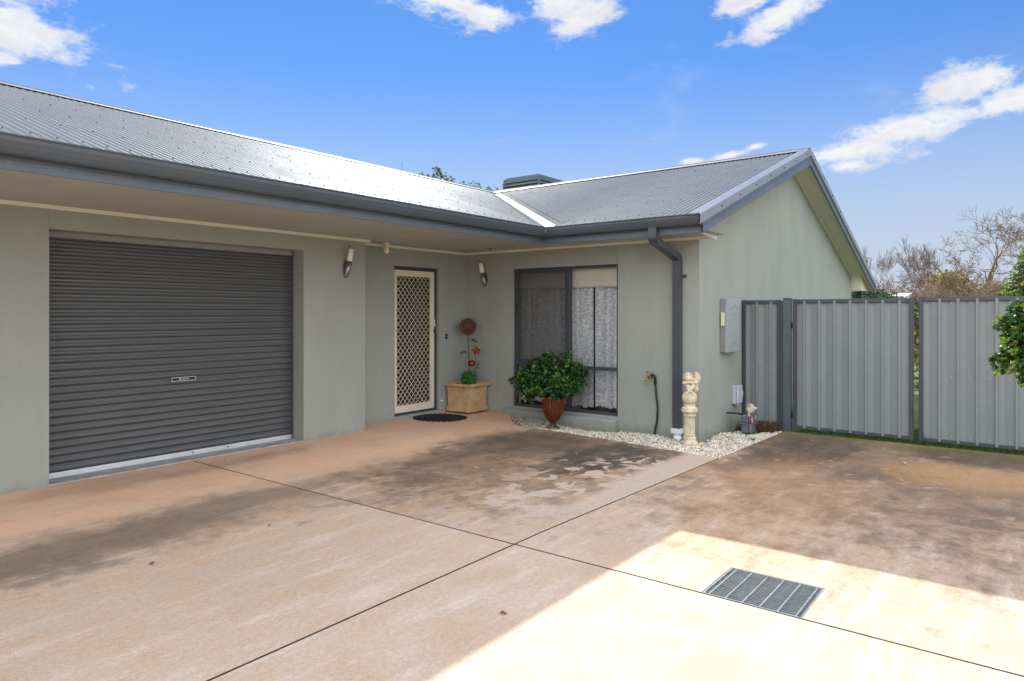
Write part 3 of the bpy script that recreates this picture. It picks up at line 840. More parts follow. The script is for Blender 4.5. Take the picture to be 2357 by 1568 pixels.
# ---- soffit with joint covers, moulding, vents
b = MB(); SZ = 2.385
b.poly([(-10, FY + .004, SZ), (FX + .004, FY + .004, SZ), (FX + .004, YD + .01, SZ), (-10, YD + .01, SZ)])
b.poly([(FX + .004, 2.88, SZ), (XW + .01, 2.88, SZ), (XW + .01, YD + .01, SZ), (FX + .004, YD + .01, SZ)])
for v_ in [p for p in b.v]: pass
b.poly([(-10, FY + .004, SZ + .01), (FX, FY + .004, SZ + .01), (FX, YD, SZ + .01), (-10, YD, SZ + .01)])
b.build('soffit', M['soffit'], house, fix=False)
for q in [((xx - .004, FY + .01, SZ - .003), (xx + .004, YG, SZ + .001)) for xx in (.62, 3.02, 5.42)] + [((FX + .01, 5.6, SZ - .003), (XW, 5.608, SZ + .001)), ((FX + .01, 3.6, SZ - .003), (XW, 3.608, SZ + .001))]:
    b = MB(); b.box(*q); b.build('soffit_joint', M['soffit'], house)
b = MB()
b.box((-10, YG - .022, SZ - .034), (5.72, YG - .001, SZ - .001)); b.box((5.66, YD - .022, SZ - .034), (XW - .022, YD - .001, SZ - .001))
b.box((XW - .022, YE - .16, SZ - .034), (XW - .001, YD - .023, SZ - .001))
b.build('soffit_moulding', M['quad'], house)
b = MB()
b.prism([(FX + .02, SZ - .001), (XW + .012, SZ - .001), (XW + .012, SZ - .05)], lambda x, z: (x, YE - .215, z), lambda x, z: (x, YE - .20, z))
b.build('moulding_end', M['pvc'], house)

# ---- garage roller door
rd = MB(); rd.sm = True
YR = YG + .225; pitch = .0685; zb = .062
prof = []
k = 0; z = zb
while z < 2.19:
    for (fz, out) in ((0.0, -.002), (.05, .0095), (.16, .0165), (.32, .0195), (.46, .0180), (.56, .012), (.63, .0095), (.70, .0085), (.74, .0095), (.80, .0085), (.86, .0092), (.93, .008), (.955, -.002)):
        prof.append((out, z + fz * pitch))
    z += pitch
n0 = 0
for (o_, z_) in prof: rd.v.append((GA[0], YR - o_, min(z_, 2.2))); rd.v.append((GA[1] + .02, YR - o_, min(z_, 2.2)))
for i in range(len(prof) - 1): rd.face(2 * i, 2 * i + 1, 2 * i + 3, 2 * i + 2)
gd = rd.build('roller_door', M['roller'], house)
b = MB(); b.box((GA[0] + .002, YR - .022, .012), (GA[1] - .002, YR + .01, .060), bev=.003)
b.cur = 1
for xx in (3.55, 3.93): b.box((xx, YR - .026, .030), (xx + .014, YR - .022, .044))
b.build('bottom_rail', [M['alu'], M['screw']], gd)
b = MB(); HX0, HX1, HZ = 3.335, 3.585, .80
b.cur = 1; b.box((HX0, YR - .026, HZ - .018), (HX1, YR - .018, HZ + .018))
b.cur = 0
for q in ((HX0, HZ + .015, HX1, HZ + .019), (HX0, HZ - .019, HX1, HZ - .015), (HX0, HZ - .015, HX0 + .004, HZ + .015), (HX1 - .004, HZ - .015, HX1, HZ + .015)):
    b.box((q[0], YR - .031, q[1]), (q[2], YR - .026, q[3]))
hd = b.build('lift_handle', [M['alu'], M['black']], gd)
def text(s_, size, loc, rot, m_, parent, name='lettering', ext=.0008):
    cu = bpy.data.curves.new(name, 'FONT'); cu.body = s_; cu.size = size; cu.extrude = ext; cu.align_x = 'CENTER'; cu.align_y = 'CENTER'
    tmp = bpy.data.objects.new(name, cu); col.objects.link(tmp)
    dg = bpy.context.evaluated_depsgraph_get(); me = bpy.data.meshes.new_from_object(tmp.evaluated_get(dg))
    bpy.data.objects.remove(tmp); me.materials.clear(); me.materials.append(m_)
    me.transform(Matrix.Rotation(rot[2], 4, 'Z') @ Matrix.Rotation(rot[0], 4, 'X'))
    me.transform(Matrix.Translation(Vector(loc) - root_loc(parent)))
    o = bpy.data.objects.new(name, me); col.objects.link(o); o.parent = parent
    return o
text('Steel-Line', .019, ((HX0 + HX1) / 2 + .015, YR - .0275, HZ), (R(90), 0, 0), M['white'], gd)
b = MB()
for k in range(16):
    a0, a1 = 2 * math.pi * k / 16, 2 * math.pi * (k + 1) / 16; cxx = (HX0 + HX1) / 2 - .040
    P_ = lambda r_, a, yy: (cxx + r_ * math.cos(a), yy, HZ + r_ * math.sin(a))
    b.poly([P_(.005, a0, YR - .0275), P_(.009, a0, YR - .0275), P_(.009, a1, YR - .0275), P_(.005, a1, YR - .0275)])
b.build('emblem', M['white'], gd, fix=False)
b = MB(); b.box((GA[0], YG + .0, -.02), (GA[1], YR + .04, .010)); b.build('threshold', M['conc_grey'], house)
b = MB(); b.box((GA[0] + .02, YR - .05, .02), (GA[0] + .024, YR - .048, .03)); 
b = MB(); b.box((GA[1] - .022, YR - .034, .01), (GA[1] - .001, YR - .002, 2.18)); b.build('door_track', M['roller'], house)
b = MB(); b.box((GA[0], YR - .03, 2.135), (GA[1] - .001, YR + .02, 2.184)); b.build('door_head', M['box_side'], house)

# ---- entry door: dark frame, cream security door with diamond grille
b = MB(); x0, x1, z0, z1, _ = DO; yf = YD + .045
for q in ((x0, z0, x0 + .045, z1), (x1 - .045, z0, x1, z1), (x0 + .045, z1 - .045, x1 - .045, z1), (x0 + .045, z0, x1 - .045, z0 + .03)):
    b.box((q[0], yf, q[1]), (q[2], yf + .10, q[3]))
df = b.build('door_frame', M['frame'], house)
b = MB(); b.box((x0 + .045, yf + .075, z0 + .03), (x1 - .045, yf + .099, z1 - .045))
b.build('inner_door', M['door_dark'], house)
b = MB(); dx0, dx1, dz0, dz1 = x0 + .048, x1 - .05, z0 + .034, z1 - .05; yd = yf + .002
for q in ((dx0, dz0, dx0 + .045, dz1), (dx1 - .075, dz0, dx1, dz1), (dx0 + .045, dz1 - .085, dx1 - .075, dz1), (dx0 + .045, dz0, dx1 - .075, dz0 + .10)):
    b.box((q[0], yd, q[1]), (q[2], yd + .028, q[3]), bev=.003)
b.box((dx1 - .028, yd - .004, dz0), (dx1 - .022, yd, dz1))
sd = b.build('security_door', M['cream'], house)
b = MB(); gx0, gx1, gz0, gz1 = dx0 + .045, dx1 - .075, dz0 + .10, dz1 - .085
nc = 8; px = (gx1 - gx0) / nc; nr = 19; pz = (gz1 - gz0) / nr
def bar(pts, wd, y):
    """flat bar in the door plane through 2-D points, mitred"""
    L_, R_ = [], []
    for i, p in enumerate(pts):
        a = Vector(pts[max(0, i - 1)]); c = Vector(pts[min(len(pts) - 1, i + 1)]); t_ = (c - a).normalized(); nn = Vector((-t_.y, t_.x)) * wd / 2
        L_.append(Vector(p) + nn); R_.append(Vector(p) - nn)
    k = len(b.v)
    for l_, r_ in zip(L_, R_): b.v += [(l_.x, y, l_.y), (r_.x, y, r_.y), (l_.x, y + .006, l_.y), (r_.x, y + .006, r_.y)]
    for i in range(len(pts) - 1):
        a = k + 4 * i; b.face(a, a + 1, a + 5, a + 4); b.face(a + 2, a + 6, a + 7, a + 3); b.face(a, a + 4, a + 6, a + 2); b.face(a + 1, a + 3, a + 7, a + 5)
cl = lambda v, a, c: min(c, max(a, v))
for c in range(-1, nc + 1):
    for ph in (0, 1):
        # wavy vertical bars: neighbours touch, which leaves the pointed diamonds
        xm = gx0 + (c + .5) * px
        pts = []
        N = nr * 8
        for i in range(N + 1):
            q = i / 8
            tri = abs(((q + (0 if ph == 0 else .5) * 1) % 1) * 2 - 1)     # 0..1
            s_ = tri * 2 - 1
            s_ = cl(s_ * 1.18, -1, 1)
            pts.append((xm + (px / 4 * s_ + (px / 4 if ph == 0 else px / 4 * 3) - px / 2), gz0 + q * pz))
        pts = [p for p in pts]
        if min(p[0] for p in pts) < gx0 - .004 or max(p[0] for p in pts) > gx1 + .004:
            pts = [(cl(p[0], gx0 - .003, gx1 + .003), p[1]) for p in pts]
            if max(p[0] for p in pts) - min(p[0] for p in pts) < .006: continue
        bar(pts, .0062, yd + .010)
b.build('grille', M['cream'], sd)
b = MB()
b.box((dx1 - .045, yd - .010, 1.13), (dx1 - .018, yd, 1.39), bev=.003)
b.tube([(dx1 - .032, yd - .01, 1.29), (dx1 - .032, yd - .05, 1.29)], .009, 8)
b.box((dx1 - .125, yd - .058, 1.28), (dx1 - .02, yd - .042, 1.30), bev=.004)
b.cur = 1; b.box((dx1 - .030, yd - .016, 1.18), (dx1 - .016, yd - .009, 1.225))
b.cur = 2; b.box((dx1 + .004, yd - .004, 1.27), (dx1 + .012, yd + .004, 1.37))
b.build('door_handle', [M['cream'], M['black'], M['white']], sd)

# ---- window
b = MB(); y0, y1, z0, z1, _ = WO; xf = XW + .035; ym = 5.095
fr = .036
for q in ((y0, z0, y0 + fr, z1), (y1 - fr, z0, y1, z1), (y0 + fr, z1 - fr, y1 - fr, z1), (y0 + fr, z0, y1 - fr, z0 + fr), (ym - .022, z0 + fr, ym + .022, z1 - fr)):
    b.box((xf, q[0], q[1]), (xf + .07, q[2], q[3]), bev=.002)
b.box((xf - .003, y0 + fr, .700), (xf + .07, ym - .022, .745), bev=.002)
b.box((xf - .003, ym + .022, .715), (xf + .07, y1 - fr, .775), bev=.002)
wf = b.build('window', M['frame'], house)
b = MB(); sx = xf + .006
for q in ((ym + .022, .777, ym + .05, z1 - fr), (y1 - fr - .03, .777, y1 - fr, z1 - fr), (ym + .05, z1 - fr - .03, y1 - fr - .03, z1 - fr), (ym + .05, .777, y1 - fr - .03, .805)):
    b.box((sx, q[0], q[1]), (sx + .03, q[2], q[3]), bev=.002)
b.cur = 1; b.box((sx - .012, y1 - fr - .022, 1.50), (sx, y1 - fr - .004, 1.60), bev=.002)
b.build('sliding_sash', [M['frame'], M['black']], wf)
b = MB(); b.box((xf + .036, y0 + fr, z0 + fr), (xf + .040, y1 - fr, z1 - fr)); b.build('pane', M['glass'], wf)
b = MB(); b.poly([(sx + .014, ym + .05, .80), (sx + .014, y1 - fr - .03, .80), (sx + .014, y1 - fr - .03, z1 - fr - .03), (sx + .014, ym + .05, z1 - fr - .03)])
b.build('insect_screen', M['screen'], wf)
# room behind the window
b = MB(); b.box((XW + .12, YE + .1, 0.0), (XW + 3.6, YD + .6, 2.38))
o = b.build('room', M['room'], house)
bm = bmesh.new(); bm.from_mesh(o.data)
bmesh.ops.delete(bm, geom=[f for f in bm.faces if abs(f.calc_center_median().x + house.location.x - (XW + .12)) < .01], context='FACES'); bm.to_mesh(o.data); bm.free()
b = MB(); b.box((XW + .105, y0 - .0, z0 - .01), (XW + .16, y1, z0 + .02)); b.cur = 0
b.box((XW + .105, y1 - .030, z0), (XW + .15, y1 + .02, z1)); b.build('window_reveal', M['cream'], wf)

def curtain(ya, yb, seed, label):
    r_ = random.Random(seed); n = 240; xc = XW + .205; rows = [2.02, 1.8, 1.4, 1.0, .6, .35, .20]
    b = MB(); b.sm = True; ph = r_.uniform(0, 6)
    fold = [(r_.uniform(.8, 1.2)) for _ in range(40)]
    def off(t_, zz):
        L_ = (yb - ya) * t_
        return .046 * math.sin(L_ / .105 * 2 * math.pi + ph + .8 * math.sin(L_ * 9 + ph)) * fold[int(L_ / .105) % 40] * (1 - .15 * (2 - zz) / 2) + .006 * math.sin(L_ * 160 + zz * 2)
    for j, zz in enumerate(rows):
        for i in range(n + 1):
            t_ = i / n
            zb_ = zz + (.010 * math.sin(t_ * 46) + .006 * math.sin(t_ * 130) - .03 * (1 - t_) if j == len(rows) - 1 else 0)
            b.v.append((xc + off(t_, zz), ya + (yb - ya) * t_, zb_))
    for j in range(len(rows) - 1):
        for i in range(n): a = j * (n + 1) + i; b.face(a, a + 1, a + n + 2, a + n + 1)
    o = b.build('lace_curtain', M['lace'], None, fix=False)
    return tag(o, label, 'curtain', 'lace curtains behind the window')
curtain(4.25, 4.775, 3, 'white floral lace curtain panel nearest the downpipe, right of a dark parting')
curtain(4.784, 6.16, 5, 'wide white floral lace curtain behind the sliding sash and window mullion')
b = MB(); b.box((XW + .151, 4.22, 1.825), (XW + .154, 6.08, 2.12)); b.cur = 1; b.box((XW + .144, 4.22, 1.812), (XW + .162, 6.08, 1.832), bev=.003)
tag(b.build('roller_blind', [M['blind'], M['alu']]), 'cream roller blind pulled a short way down behind the window', 'blind')

# ---- downpipe
b = MB(); DY = 3.455; hw, hd_ = .05, .0375
def rect_run(pts, w2, d2):
    """rectangular pipe: centre points in the (x,z) plane at y = DY"""
    k = len(b.v)
    for i, (x_, z_) in enumerate(pts):
        a = Vector(pts[max(0, i - 1)]); c = Vector(pts[min(len(pts) - 1, i + 1)]); t_ = (c - a).normalized(); nn = Vector((t_.y, -t_.x)) * d2
        for sy, s2 in ((-1, -1), (1, -1), (1, 1), (-1, 1)):
            b.v.append((x_ + nn.x * s2, DY + w2 * sy, z_ + nn.y * s2))
    for i in range(len(pts) - 1):
        o_ = k + 4 * i
        for j in range(4): j2 = (j + 1) % 4; b.face(o_ + j, o_ + j2, o_ + 4 + j2, o_ + 4 + j)
    b.face(k, k + 1, k + 2, k + 3); o_ = k + 4 * (len(pts) - 1); b.face(o_, o_ + 1, o_ + 2, o_ + 3)
DXg, DXw = 7.165, XW - .052
rect_run([(DXg, 2.47), (DXg, 2.33), (DXg + .005, 2.315)], hw, hd_)
rect_run([(DXg, 2.325), (DXg + .03, 2.30), (DXw - .03, 2.145), (DXw, 2.12)], hw + .001, hd_)
rect_run([(DXw, 2.125), (DXw, .06)], hw - .001, hd_)
rect_run([(DXw, .29), (DXw, .27)], hw + .003, hd_ + .004); rect_run([(DXw, 1.30), (DXw, 1.296)], hw + .001, hd_ + .002)
rect_run([(DXw, 1.93), (DXw, 1.90)], hw + .002, hd_ + .003)
b.box((XW - .012, DY - .10, 1.895), (XW - .001, DY - .05, 1.935)); b.tube([(XW - .012, DY - .085, 1.915), (XW - .022, DY - .085, 1.915)], .012, 8)
dp = b.build('downpipe', M['pipe'], house)
b = MB(); b.box((DXw - .052, DY - .064, .0), (DXw + .048, DY + .064, .062), bev=.004)
b.lathe((DXw, DY, 0), [(.045, 0.0), (.045, -.04), (.050, -.042), (.050, -.075), (.045, -.077), (.045, -.16)], 20)
b.build('drain_adaptor', M['pvc'], dp)

# ================================================================== fittings fixed to the walls
def wall_lamp(name, loc, nrm, label):
    """nrm: unit vector out of the wall. steel half-tube with slanted foot, frosted tube, cap"""
    t_ = thing(name, label, 'wall lamp', loc, 'tube wall lamps on the render'); N_ = Vector(nrm); L0 = Vector(loc)
    ax = (N_ * .30 + Vector((0, 0, 1))).normalized()
    foot = L0 + N_ * .022 + Vector((0, 0, -.17)); b = MB()
    b.tube([foot, foot + ax * .03, foot + ax * .205], [.018, .031, .033], 20); b.build('lamp_body', M['steel'], t_)
    s_ = foot + ax * .205; b = MB(); b.tube([s_, s_ + ax * .008, s_ + ax * .150], [.031, .0335, .0335], 20); b.build('lamp_shade', M['frost'], t_)
    s_ = s_ + ax * .150; b = MB(); b.tube([s_, s_ + ax * .020, s_ + ax * .025], [.0335, .0335, .027], 20); b.build('lamp_cap', M['steel'], t_)
    side = N_.cross(Vector((0, 0, 1))); b = MB(); k = 20; base = len(b.v)
    for d_ in (0, .02):
        for i in range(k):
            q = 2 * math.pi * i / k; b.v.append(tuple(L0 + N_ * (d_ + .001) + side * .035 * math.cos(q) + Vector((0, 0, .105 * math.sin(q) - .075))))
    b.face(*range(k)); b.face(*range(2 * k - 1, k - 1, -1))
    for i in range(k): j = (i + 1) % k; b.face(i, j, k + j, k + i)
    b.build('back_plate', M['steel'], t_)
    return t_
wall_lamp('wall_lamp', (5.335, YG, 2.07), (0, -1, 0), 'brushed steel tube wall lamp between the garage door and the entry recess')
wall_lamp('wall_lamp', (XW, 6.53, 2.04), (-1, 0, 0), 'brushed steel tube wall lamp above the rusty sunflower beside the window')
# movement sensor
t = thing('motion_sensor', 'cream motion sensor with round lens on the eave lining near the entry', 'sensor', (6.06, 6.72, 2.385))
b = MB(); b.box((6.025, 6.68, 2.325), (6.105, 6.76, 2.384), bev=.004); b.box((6.04, 6.69, 2.29), (6.09, 6.75, 2.33), bev=.004); b.build('sensor_base', M['cream'], t)
b = MB(); b.ball((6.066, 6.705, 2.275), .034, 18, 12); b.build('sensor_lens', M['frost'], t)
b = MB(); b.lathe((7.52, 6.15, 2.372), [(.016, 0), (.016, .012)], 12); tag(b.build('soffit_outlet', M['black']), 'small black fitting stub on the eave lining above the second wall lamp', 'fitting')
# doorbell
t = thing('doorbell', 'small black doorbell with a white button on the entry wall', 'doorbell', (7.44, YD, 1.12))
b = MB(); b.box((7.422, YD - .02, 1.085), (7.458, YD - .001, 1.155), bev=.003); b.build('bell_case', M['black'], t)
b = MB(); b.tube([(7.448, YD - .020, 1.122), (7.448, YD - .026, 1.122)], .008, 12); b.build('bell_button', M['white'], t)
b = MB(); b.tube([(7.325, YD - .001, .18), (7.325, YD - .03, .18)], .012, 10); tag(b.build('door_stop', M['white']), 'small white door stop low on the wall right of the security door', 'door stop')

# tap and riser hose
t = thing('garden_tap', 'brass garden tap with green hose fitting on the window wall', 'tap', (XW, 3.82, .68))
b = MB(); c = Vector((XW - .06, 3.83, .66))
b.tube([(XW, 3.80, .66), c], .012, 10); b.tube([c + Vector((0, 0, .0)), c + Vector((0, 0, .055))], [.016, .011], 10)
b.tube([c, c + Vector((-.035, .02, -.03)), c + Vector((-.045, .025, -.055))], [.013, .012, .012], 10); b.build('tap_body', M['brass'], t)
b = MB(); b.tube([c + Vector((0, -.035, .062)), c + Vector((0, .035, .062))], .006, 8); b.tube([c + Vector((-.012, 0, .062)), c + Vector((.012, 0, .062))], .006, 8); b.build('tap_handle', M['brass'], t)
b = MB(); q = c + Vector((-.045, .025, -.055)); b.tube([q, q + Vector((0, 0, -.022))], .021, 12); b.tube([q + Vector((0, 0, -.022)), q + Vector((0, 0, -.05))], .012, 12); b.build('hose_fitting', M['green'], t)
b = MB(); h0 = Vector((XW - .045, 3.80, .66))
b.tube([h0 + Vector((0, .01, .02)), h0 + Vector((0, -.02, .038)), h0 + Vector((0, -.045, .02)), h0 + Vector((0, -.048, -.06))], .015, 10)
b.tube([h0 + Vector((0, -.048, -.05)), h0 + Vector((0, -.048, -.075))], .021, 10)
hp = [h0 + Vector((0, -.048, -.07)), h0 + Vector((0, -.060, -.20)), h0 + Vector((0, -.082, -.36)), h0 + Vector((0, -.075, -.52)), h0 + Vector((0, -.045, -.68)), h0 + Vector((.01, -.015, -.80))]
b.tube(hp, .0125, 10)
tag(b.build('riser_pipe', M['hose']), 'black flexible pipe rising from the pebbles to the tap', 'pipe')

# meter box on the gable wall
t = thing('meter_box', 'grey green metal meter box with cream catch on the gable wall', 'meter box', (8.79, YE, 1.3))
mx0, mx1, mz0, mz1 = 8.565, 9.02, .965, 1.650
b = MB(); b.box((mx0, YE - .055, mz0), (mx1, YE - .001, mz1), bev=.004); b.build('case', M['box_side'], t)
b = MB(); b.box((mx0 - .004, YE - .100, mz0 - .004), (mx1 + .004, YE - .058, mz1 + .004), bev=.005)
def bars(zc):
    for k, (dx_, dz_) in enumerate(((-.13, -.05), (-.065, -.022), (0, .006), (.065, -.022), (.13, -.05))):
        xx = (mx0 + mx1) / 2 + .02 + dx_; b.box((xx - .03, YE - .108, zc + dz_ - .008), (xx + .03, YE - .099, zc + dz_ + .008), bev=.003)
bars(mz1 - .075); bars(mz0 + .135)
for k in range(7): xx = (mx0 + mx1) / 2 - .05 + k * .02; b.box((xx, YE - .1035, mz1 - .205), (xx + .012, YE - .099, mz1 - .190))
b.build('lid', M['box_grey'], t)
b = MB(); b.box((mx0 - .022, YE - .062, 1.30), (mx0 - .0045, YE - .018, 1.475), bev=.006); b.build('catch', M['cream'], t)
# communications box
t = thing('junction_box', 'small pale grey plastic junction box low on the gable wall', 'junction box', (9.1, YE, .36))
b = MB(); jx0, jx1, jz0, jz1 = 8.99, 9.20, .255, .495
b.box((jx0, YE - .05, jz0), (jx1, YE - .001, jz1), bev=.008); b.box((jx0 + .05, YE - .06, jz0 - .018), (jx0 + .15, YE - .02, jz0), bev=.004); b.build('case', M['lightgrey'], t)
b = MB(); b.box((jx0 + .02, YE - .080, jz0 + .005), (jx1 - .01, YE - .052, jz1 + .004), bev=.012); b.box((jx1 - .01, YE - .08, .34), (jx1 + .012, YE - .05, .42), bev=.004); b.build('lid', M['lightgrey'], t)

# gas meter
gx, gy = 8.86, 2.93
t = thing('gas_meter', 'dark grey gas meter with beige regulator and red tag beside the wall', 'gas meter', (gx, gy, -.06))
b = MB(); b.box((gx - .115, gy - .09, .015), (gx + .115, gy + .08, .17), bev=.03); b.box((gx - .115, gy - .09, .175), (gx + .105, gy + .08, .32), bev=.03)
b.box((gx - .128, gy - .105, .160), (gx + .128, gy + .095, .182), bev=.008); b.build('meter_body', M['gasgrey'], t)
b = MB(); b.tube([(gx + .115, gy - .02, .25), (gx + .165, gy - .05, .25)], .045, 16); b.build('index_window', M['gasbeige'], t)
b = MB(); c = Vector((gx + .045, gy - .03, .405)); ax = Vector((.85, -.5, .0)).normalized()
b.tube([c - ax * .045, c - ax * .03, c - ax * .01, c + ax * .01, c + ax * .02, c + ax * .035], [.04, .082, .09, .09, .075, .045], 20)
b.tube([c, c + Vector((0, 0, -.10))], .03, 12)
for k in range(6):
    q = 2 * math.pi * k / 6; side = ax.cross(Vector((0, 0, 1))); p_ = c + side * .078 * math.cos(q) + Vector((0, 0, .078 * math.sin(q)))
    b.tube([p_ - ax * .02, p_ + ax * .022], .010, 6)
b.build('regulator', M['gasbeige'], t)
b = MB(); b.tube([c + ax * .03, c + ax * .12], .031, 14); b.build('vent_cap', M['alu'], t)
b = MB(); c2 = Vector((gx - .10, gy - .05, .41)); b.tube([c2 + Vector((-.03, -.03, 0)), c2 + Vector((.03, .03, 0))], .042, 12); b.ball(c2, .045, 12, 8); b.tube([c2, c], .022, 10)
b.box((c2.x - .02, c2.y - .02, .30), (c2.x + .02, c2.y + .02, .37), bev=.004); b.build('valve', M['gasbeige'], t)
b = MB(); b.tube([(c2.x, c2.y, .33), (c2.x, c2.y, .31)], .018, 10); b.cur = 1; b.tube([(c2.x, c2.y, .31), (c2.x, c2.y, -.12)], .0165, 12)
b.cur = 1; b.tube([(gx - .05, gy + .05, .31), (gx - .13, gy + .12, .34), (gx - .22, YE, .345)], .016, 10); b.tube([(gx, gy, .30), (gx + .01, gy - .01, .36)], .035, 10)
b.build('inlet_pipe', [M['brass'], M['hose']], t)
b = MB(); b.tube([(c2.x, c2.y, .002), (c2.x, c2.y, -.022)], .024, 12); b.box((c2.x - .055, c2.y - .02, -.02), (c2.x - .02, c2.y + .02, .0)); b.build('clamp', M['yellow'], t)
b = MB(); b.box((c2.x - .042, c2.y - .052, .18), (c2.x + .022, c2.y - .048, .315), Matrix.Rotation(R(-8), 3, 'Y'))
b.cur = 1
for k, (w_, o_) in enumerate(((.085, 0), (.07, .012), (.06, -.012))):
    b.box((c2.x - .012 + o_ - .003, c2.y - .0545, .248 - w_ / 2), (c2.x - .012 + o_ + .003, c2.y - .0525, .248 + w_ / 2), Matrix.Rotation(R(-8), 3, 'Y'))
b.build('warning_tag', [M['red'], M['white']], t)
b = MB(); b.tube([(c2.x - .02, c2.y - .03, .17), (c2.x - .022, c2.y - .03, .09)], .008, 6); b.build('seal_strip', M['dry'], t); t.scale = (.80, .80, .78); t.location.z = -.135; t.location.x -= .03

# ================================================================== fence and gates
XF = 9.40
def sheet(b, ya, yb, z0, z1, xc, per=.182, start=0.0):
    """vertically ribbed steel sheet in the plane x = xc"""
    shape = [(0, -.004), (.054, .007), (.056, .009), (.112, -.002), (.118, -.004), (.121, -.030), (.146, -.030), (.150, -.006), (.154, -.004), (.182, -.004)]
    pts = []; y_ = ya - start
    while y_ < yb:
        for o_, x_ in shape:
            yy = y_ + o_
            if ya <= yy <= yb: pts.append((xc + x_, yy))
        y_ += per
    pts = [(xc, ya)] + pts + [(xc, yb)]
    k = len(b.v)
    for x_, y_ in pts: b.v += [(x_, y_, z0), (x_, y_, z1)]
    for i in range(len(pts) - 1): b.face(k + 2 * i, k + 2 * i + 1, k + 2 * i + 3, k + 2 * i + 2)
def gate(ya, yb, label, zb_, zt, nm='gate', start=0.0, rot=0, grp='sheet metal gate leaves', c_='gate'):
    t_ = thing(nm, label, c_, (XF, yb, zb_), grp)
    b = MB(); w_ = .048
    for q in ((ya, ya + w_), (yb - w_, yb)):
        b.box((XF - .022, q[0], zb_), (XF + .022, q[1], zt + .004), bev=.004); b.box((XF - .028, q[0] + .012, zb_ + .002), (XF - .0225, q[1] - .012, zt - .002))
    b.box((XF - .020, ya + w_, zb_ + .002), (XF + .020, yb - w_, zb_ + .048), bev=.006)
    b.box((XF - .020, ya + w_, zt - .052), (XF + .020, yb - w_, zt), bev=.008)
    b.build('gate_frame', M['fence_dark'], t_)
    b = MB(); sheet(b, ya + w_ - .005, yb - w_ + .005, zb_ + .02, zt - .02, XF + .002, start=start)
    y_ = yb - w_ - .10
    while y_ > ya + .06:
        b.cur = 1
        for zz in (zb_ + .085, zb_ + .78, zt - .07): b.tube([(XF + .004, y_, zz), (XF - .004, y_, zz)], .006, 6)
        b.cur = 0; y_ -= .182
    b.build('gate_sheet', [M['fence'], M['lightgrey']], t_, fix=False)
    return t_
gate(2.680, YE - .005, 'short ribbed grey fence panel between the gable wall and the gate post', -.04, 1.640, 'fence_panel', .05, grp=None, c_='fence panel')
g1 = gate(1.142, 2.528, 'grey ribbed steel gate leaf hinged on the fence post, fully in view', -.058, 1.645, start=.03)
b = MB()
for zz in (.12, 1.30):
    b = MB(); b.tube([(XF, 2.536, zz - .04), (XF, 2.536, zz + .04)], .012, 8); b.box((XF - .01, 2.536, zz - .035), (XF + .01, 2.547, zz + .035)); b.build('hinge', M['black'], g1)
g2 = gate(-.30, 1.092, 'grey ribbed steel gate leaf behind the leafy shrub at the right', -.058, 1.655, start=.09)
b = MB(); b.box((XF - .01, 1.05, .68), (XF + .01, 1.17, .70)); b.build('latch', M['black'], g2)
b = MB(); b.tube([(XF + .015, 1.095, .88), (XF + .015, 1.115, .84), (XF + .015, 1.105, .79), (XF + .015, 1.125, .76)], .005, 6); b.build('chain', M['black'], g2)
b = MB(); b.tube([(XF - .03, 1.04, .05), (XF - .03, 1.04, -.095)], .006, 8); b.build('drop_bolt', M['fence_dark'], g2)
tp = thing('gate_post', 'blue grey square steel post with cap carrying the gate hinges', 'post', (XF, 2.60, -.1))
b = MB(); b.box((XF - .05, 2.548, -.15), (XF + .04, 2.642, 1.648), bev=.003); b.build('post_shaft', M['fence_post'], tp)
b = MB(); b.box((XF - .056, 2.542, 1.649), (XF + .046, 2.648, 1.664), bev=.005); b.build('post_cap', M['fence_post'], tp)
b = MB(); b.box((XF - .035, 2.644, -.13), (XF + .03, 2.676, 1.63)); b.build('end_channel', M['fence_dark'], tp)
gate(-3.2, -.36, 'ribbed grey fence panel continuing beyond the second gate leaf', -.058, 1.655, 'fence_panel', .0, grp=None, c_='fence panel')

# ================================================================== drain grate
t = thing('drain_grate', 'galvanised steel grid over the drain pit in the sunlit concrete', 'drain grate', ((GX0 + GX1) / 2, (GY0 + GY1) / 2, 0))
b = MB()
for q in (((GX0 + .002, GY0 + .002), (GX1 - .002, GY0 + .012)), ((GX0 + .002, GY1 - .012), (GX1 - .002, GY1 - .002)), ((GX0 + .002, GY0 + .012), (GX0 + .012, GY1 - .012)), ((GX1 - .012, GY0 + .012), (GX1 - .002, GY1 - .012))):
    b.box((q[0][0], q[0][1], -.05), (q[1][0], q[1][1], -.002))
b.build('rim', M['galv'], t)
b = MB(); n = 20
for k in range(n):
    xx = GX0 + .020 + (GX1 - GX0 - .04) * k / (n - 1); b.box((xx - .0018, GY0 + .013, -.034), (xx + .0018, GY1 - .013, -.006))
for k in range(6):
    yy = GY0 + .035 + (GY1 - GY0 - .07) * k / 5; b.box((GX0 + .013, yy - .004, -.014), (GX1 - .013, yy + .004, -.004))
b.build('bars', M['galv'], t)
b = MB(); P0, P1 = (GX0 - .0, GY0), (GX1, GY1)
b.poly([(GX0, GY0, -.30), (GX1, GY0, -.30), (GX1, GY1, -.30), (GX0, GY1, -.30)])
for q in (((GX0, GY0), (GX1, GY0)), ((GX1, GY0), (GX1, GY1)), ((GX1, GY1), (GX0, GY1)), ((GX0, GY1), (GX0, GY0))):
    b.poly([(q[0][0], q[0][1], -.30), (q[1][0], q[1][1], -.30), (q[1][0], q[1][1], -.012), (q[0][0], q[0][1], -.012)])
b.build('pit', M['pit'], t, fix=False)
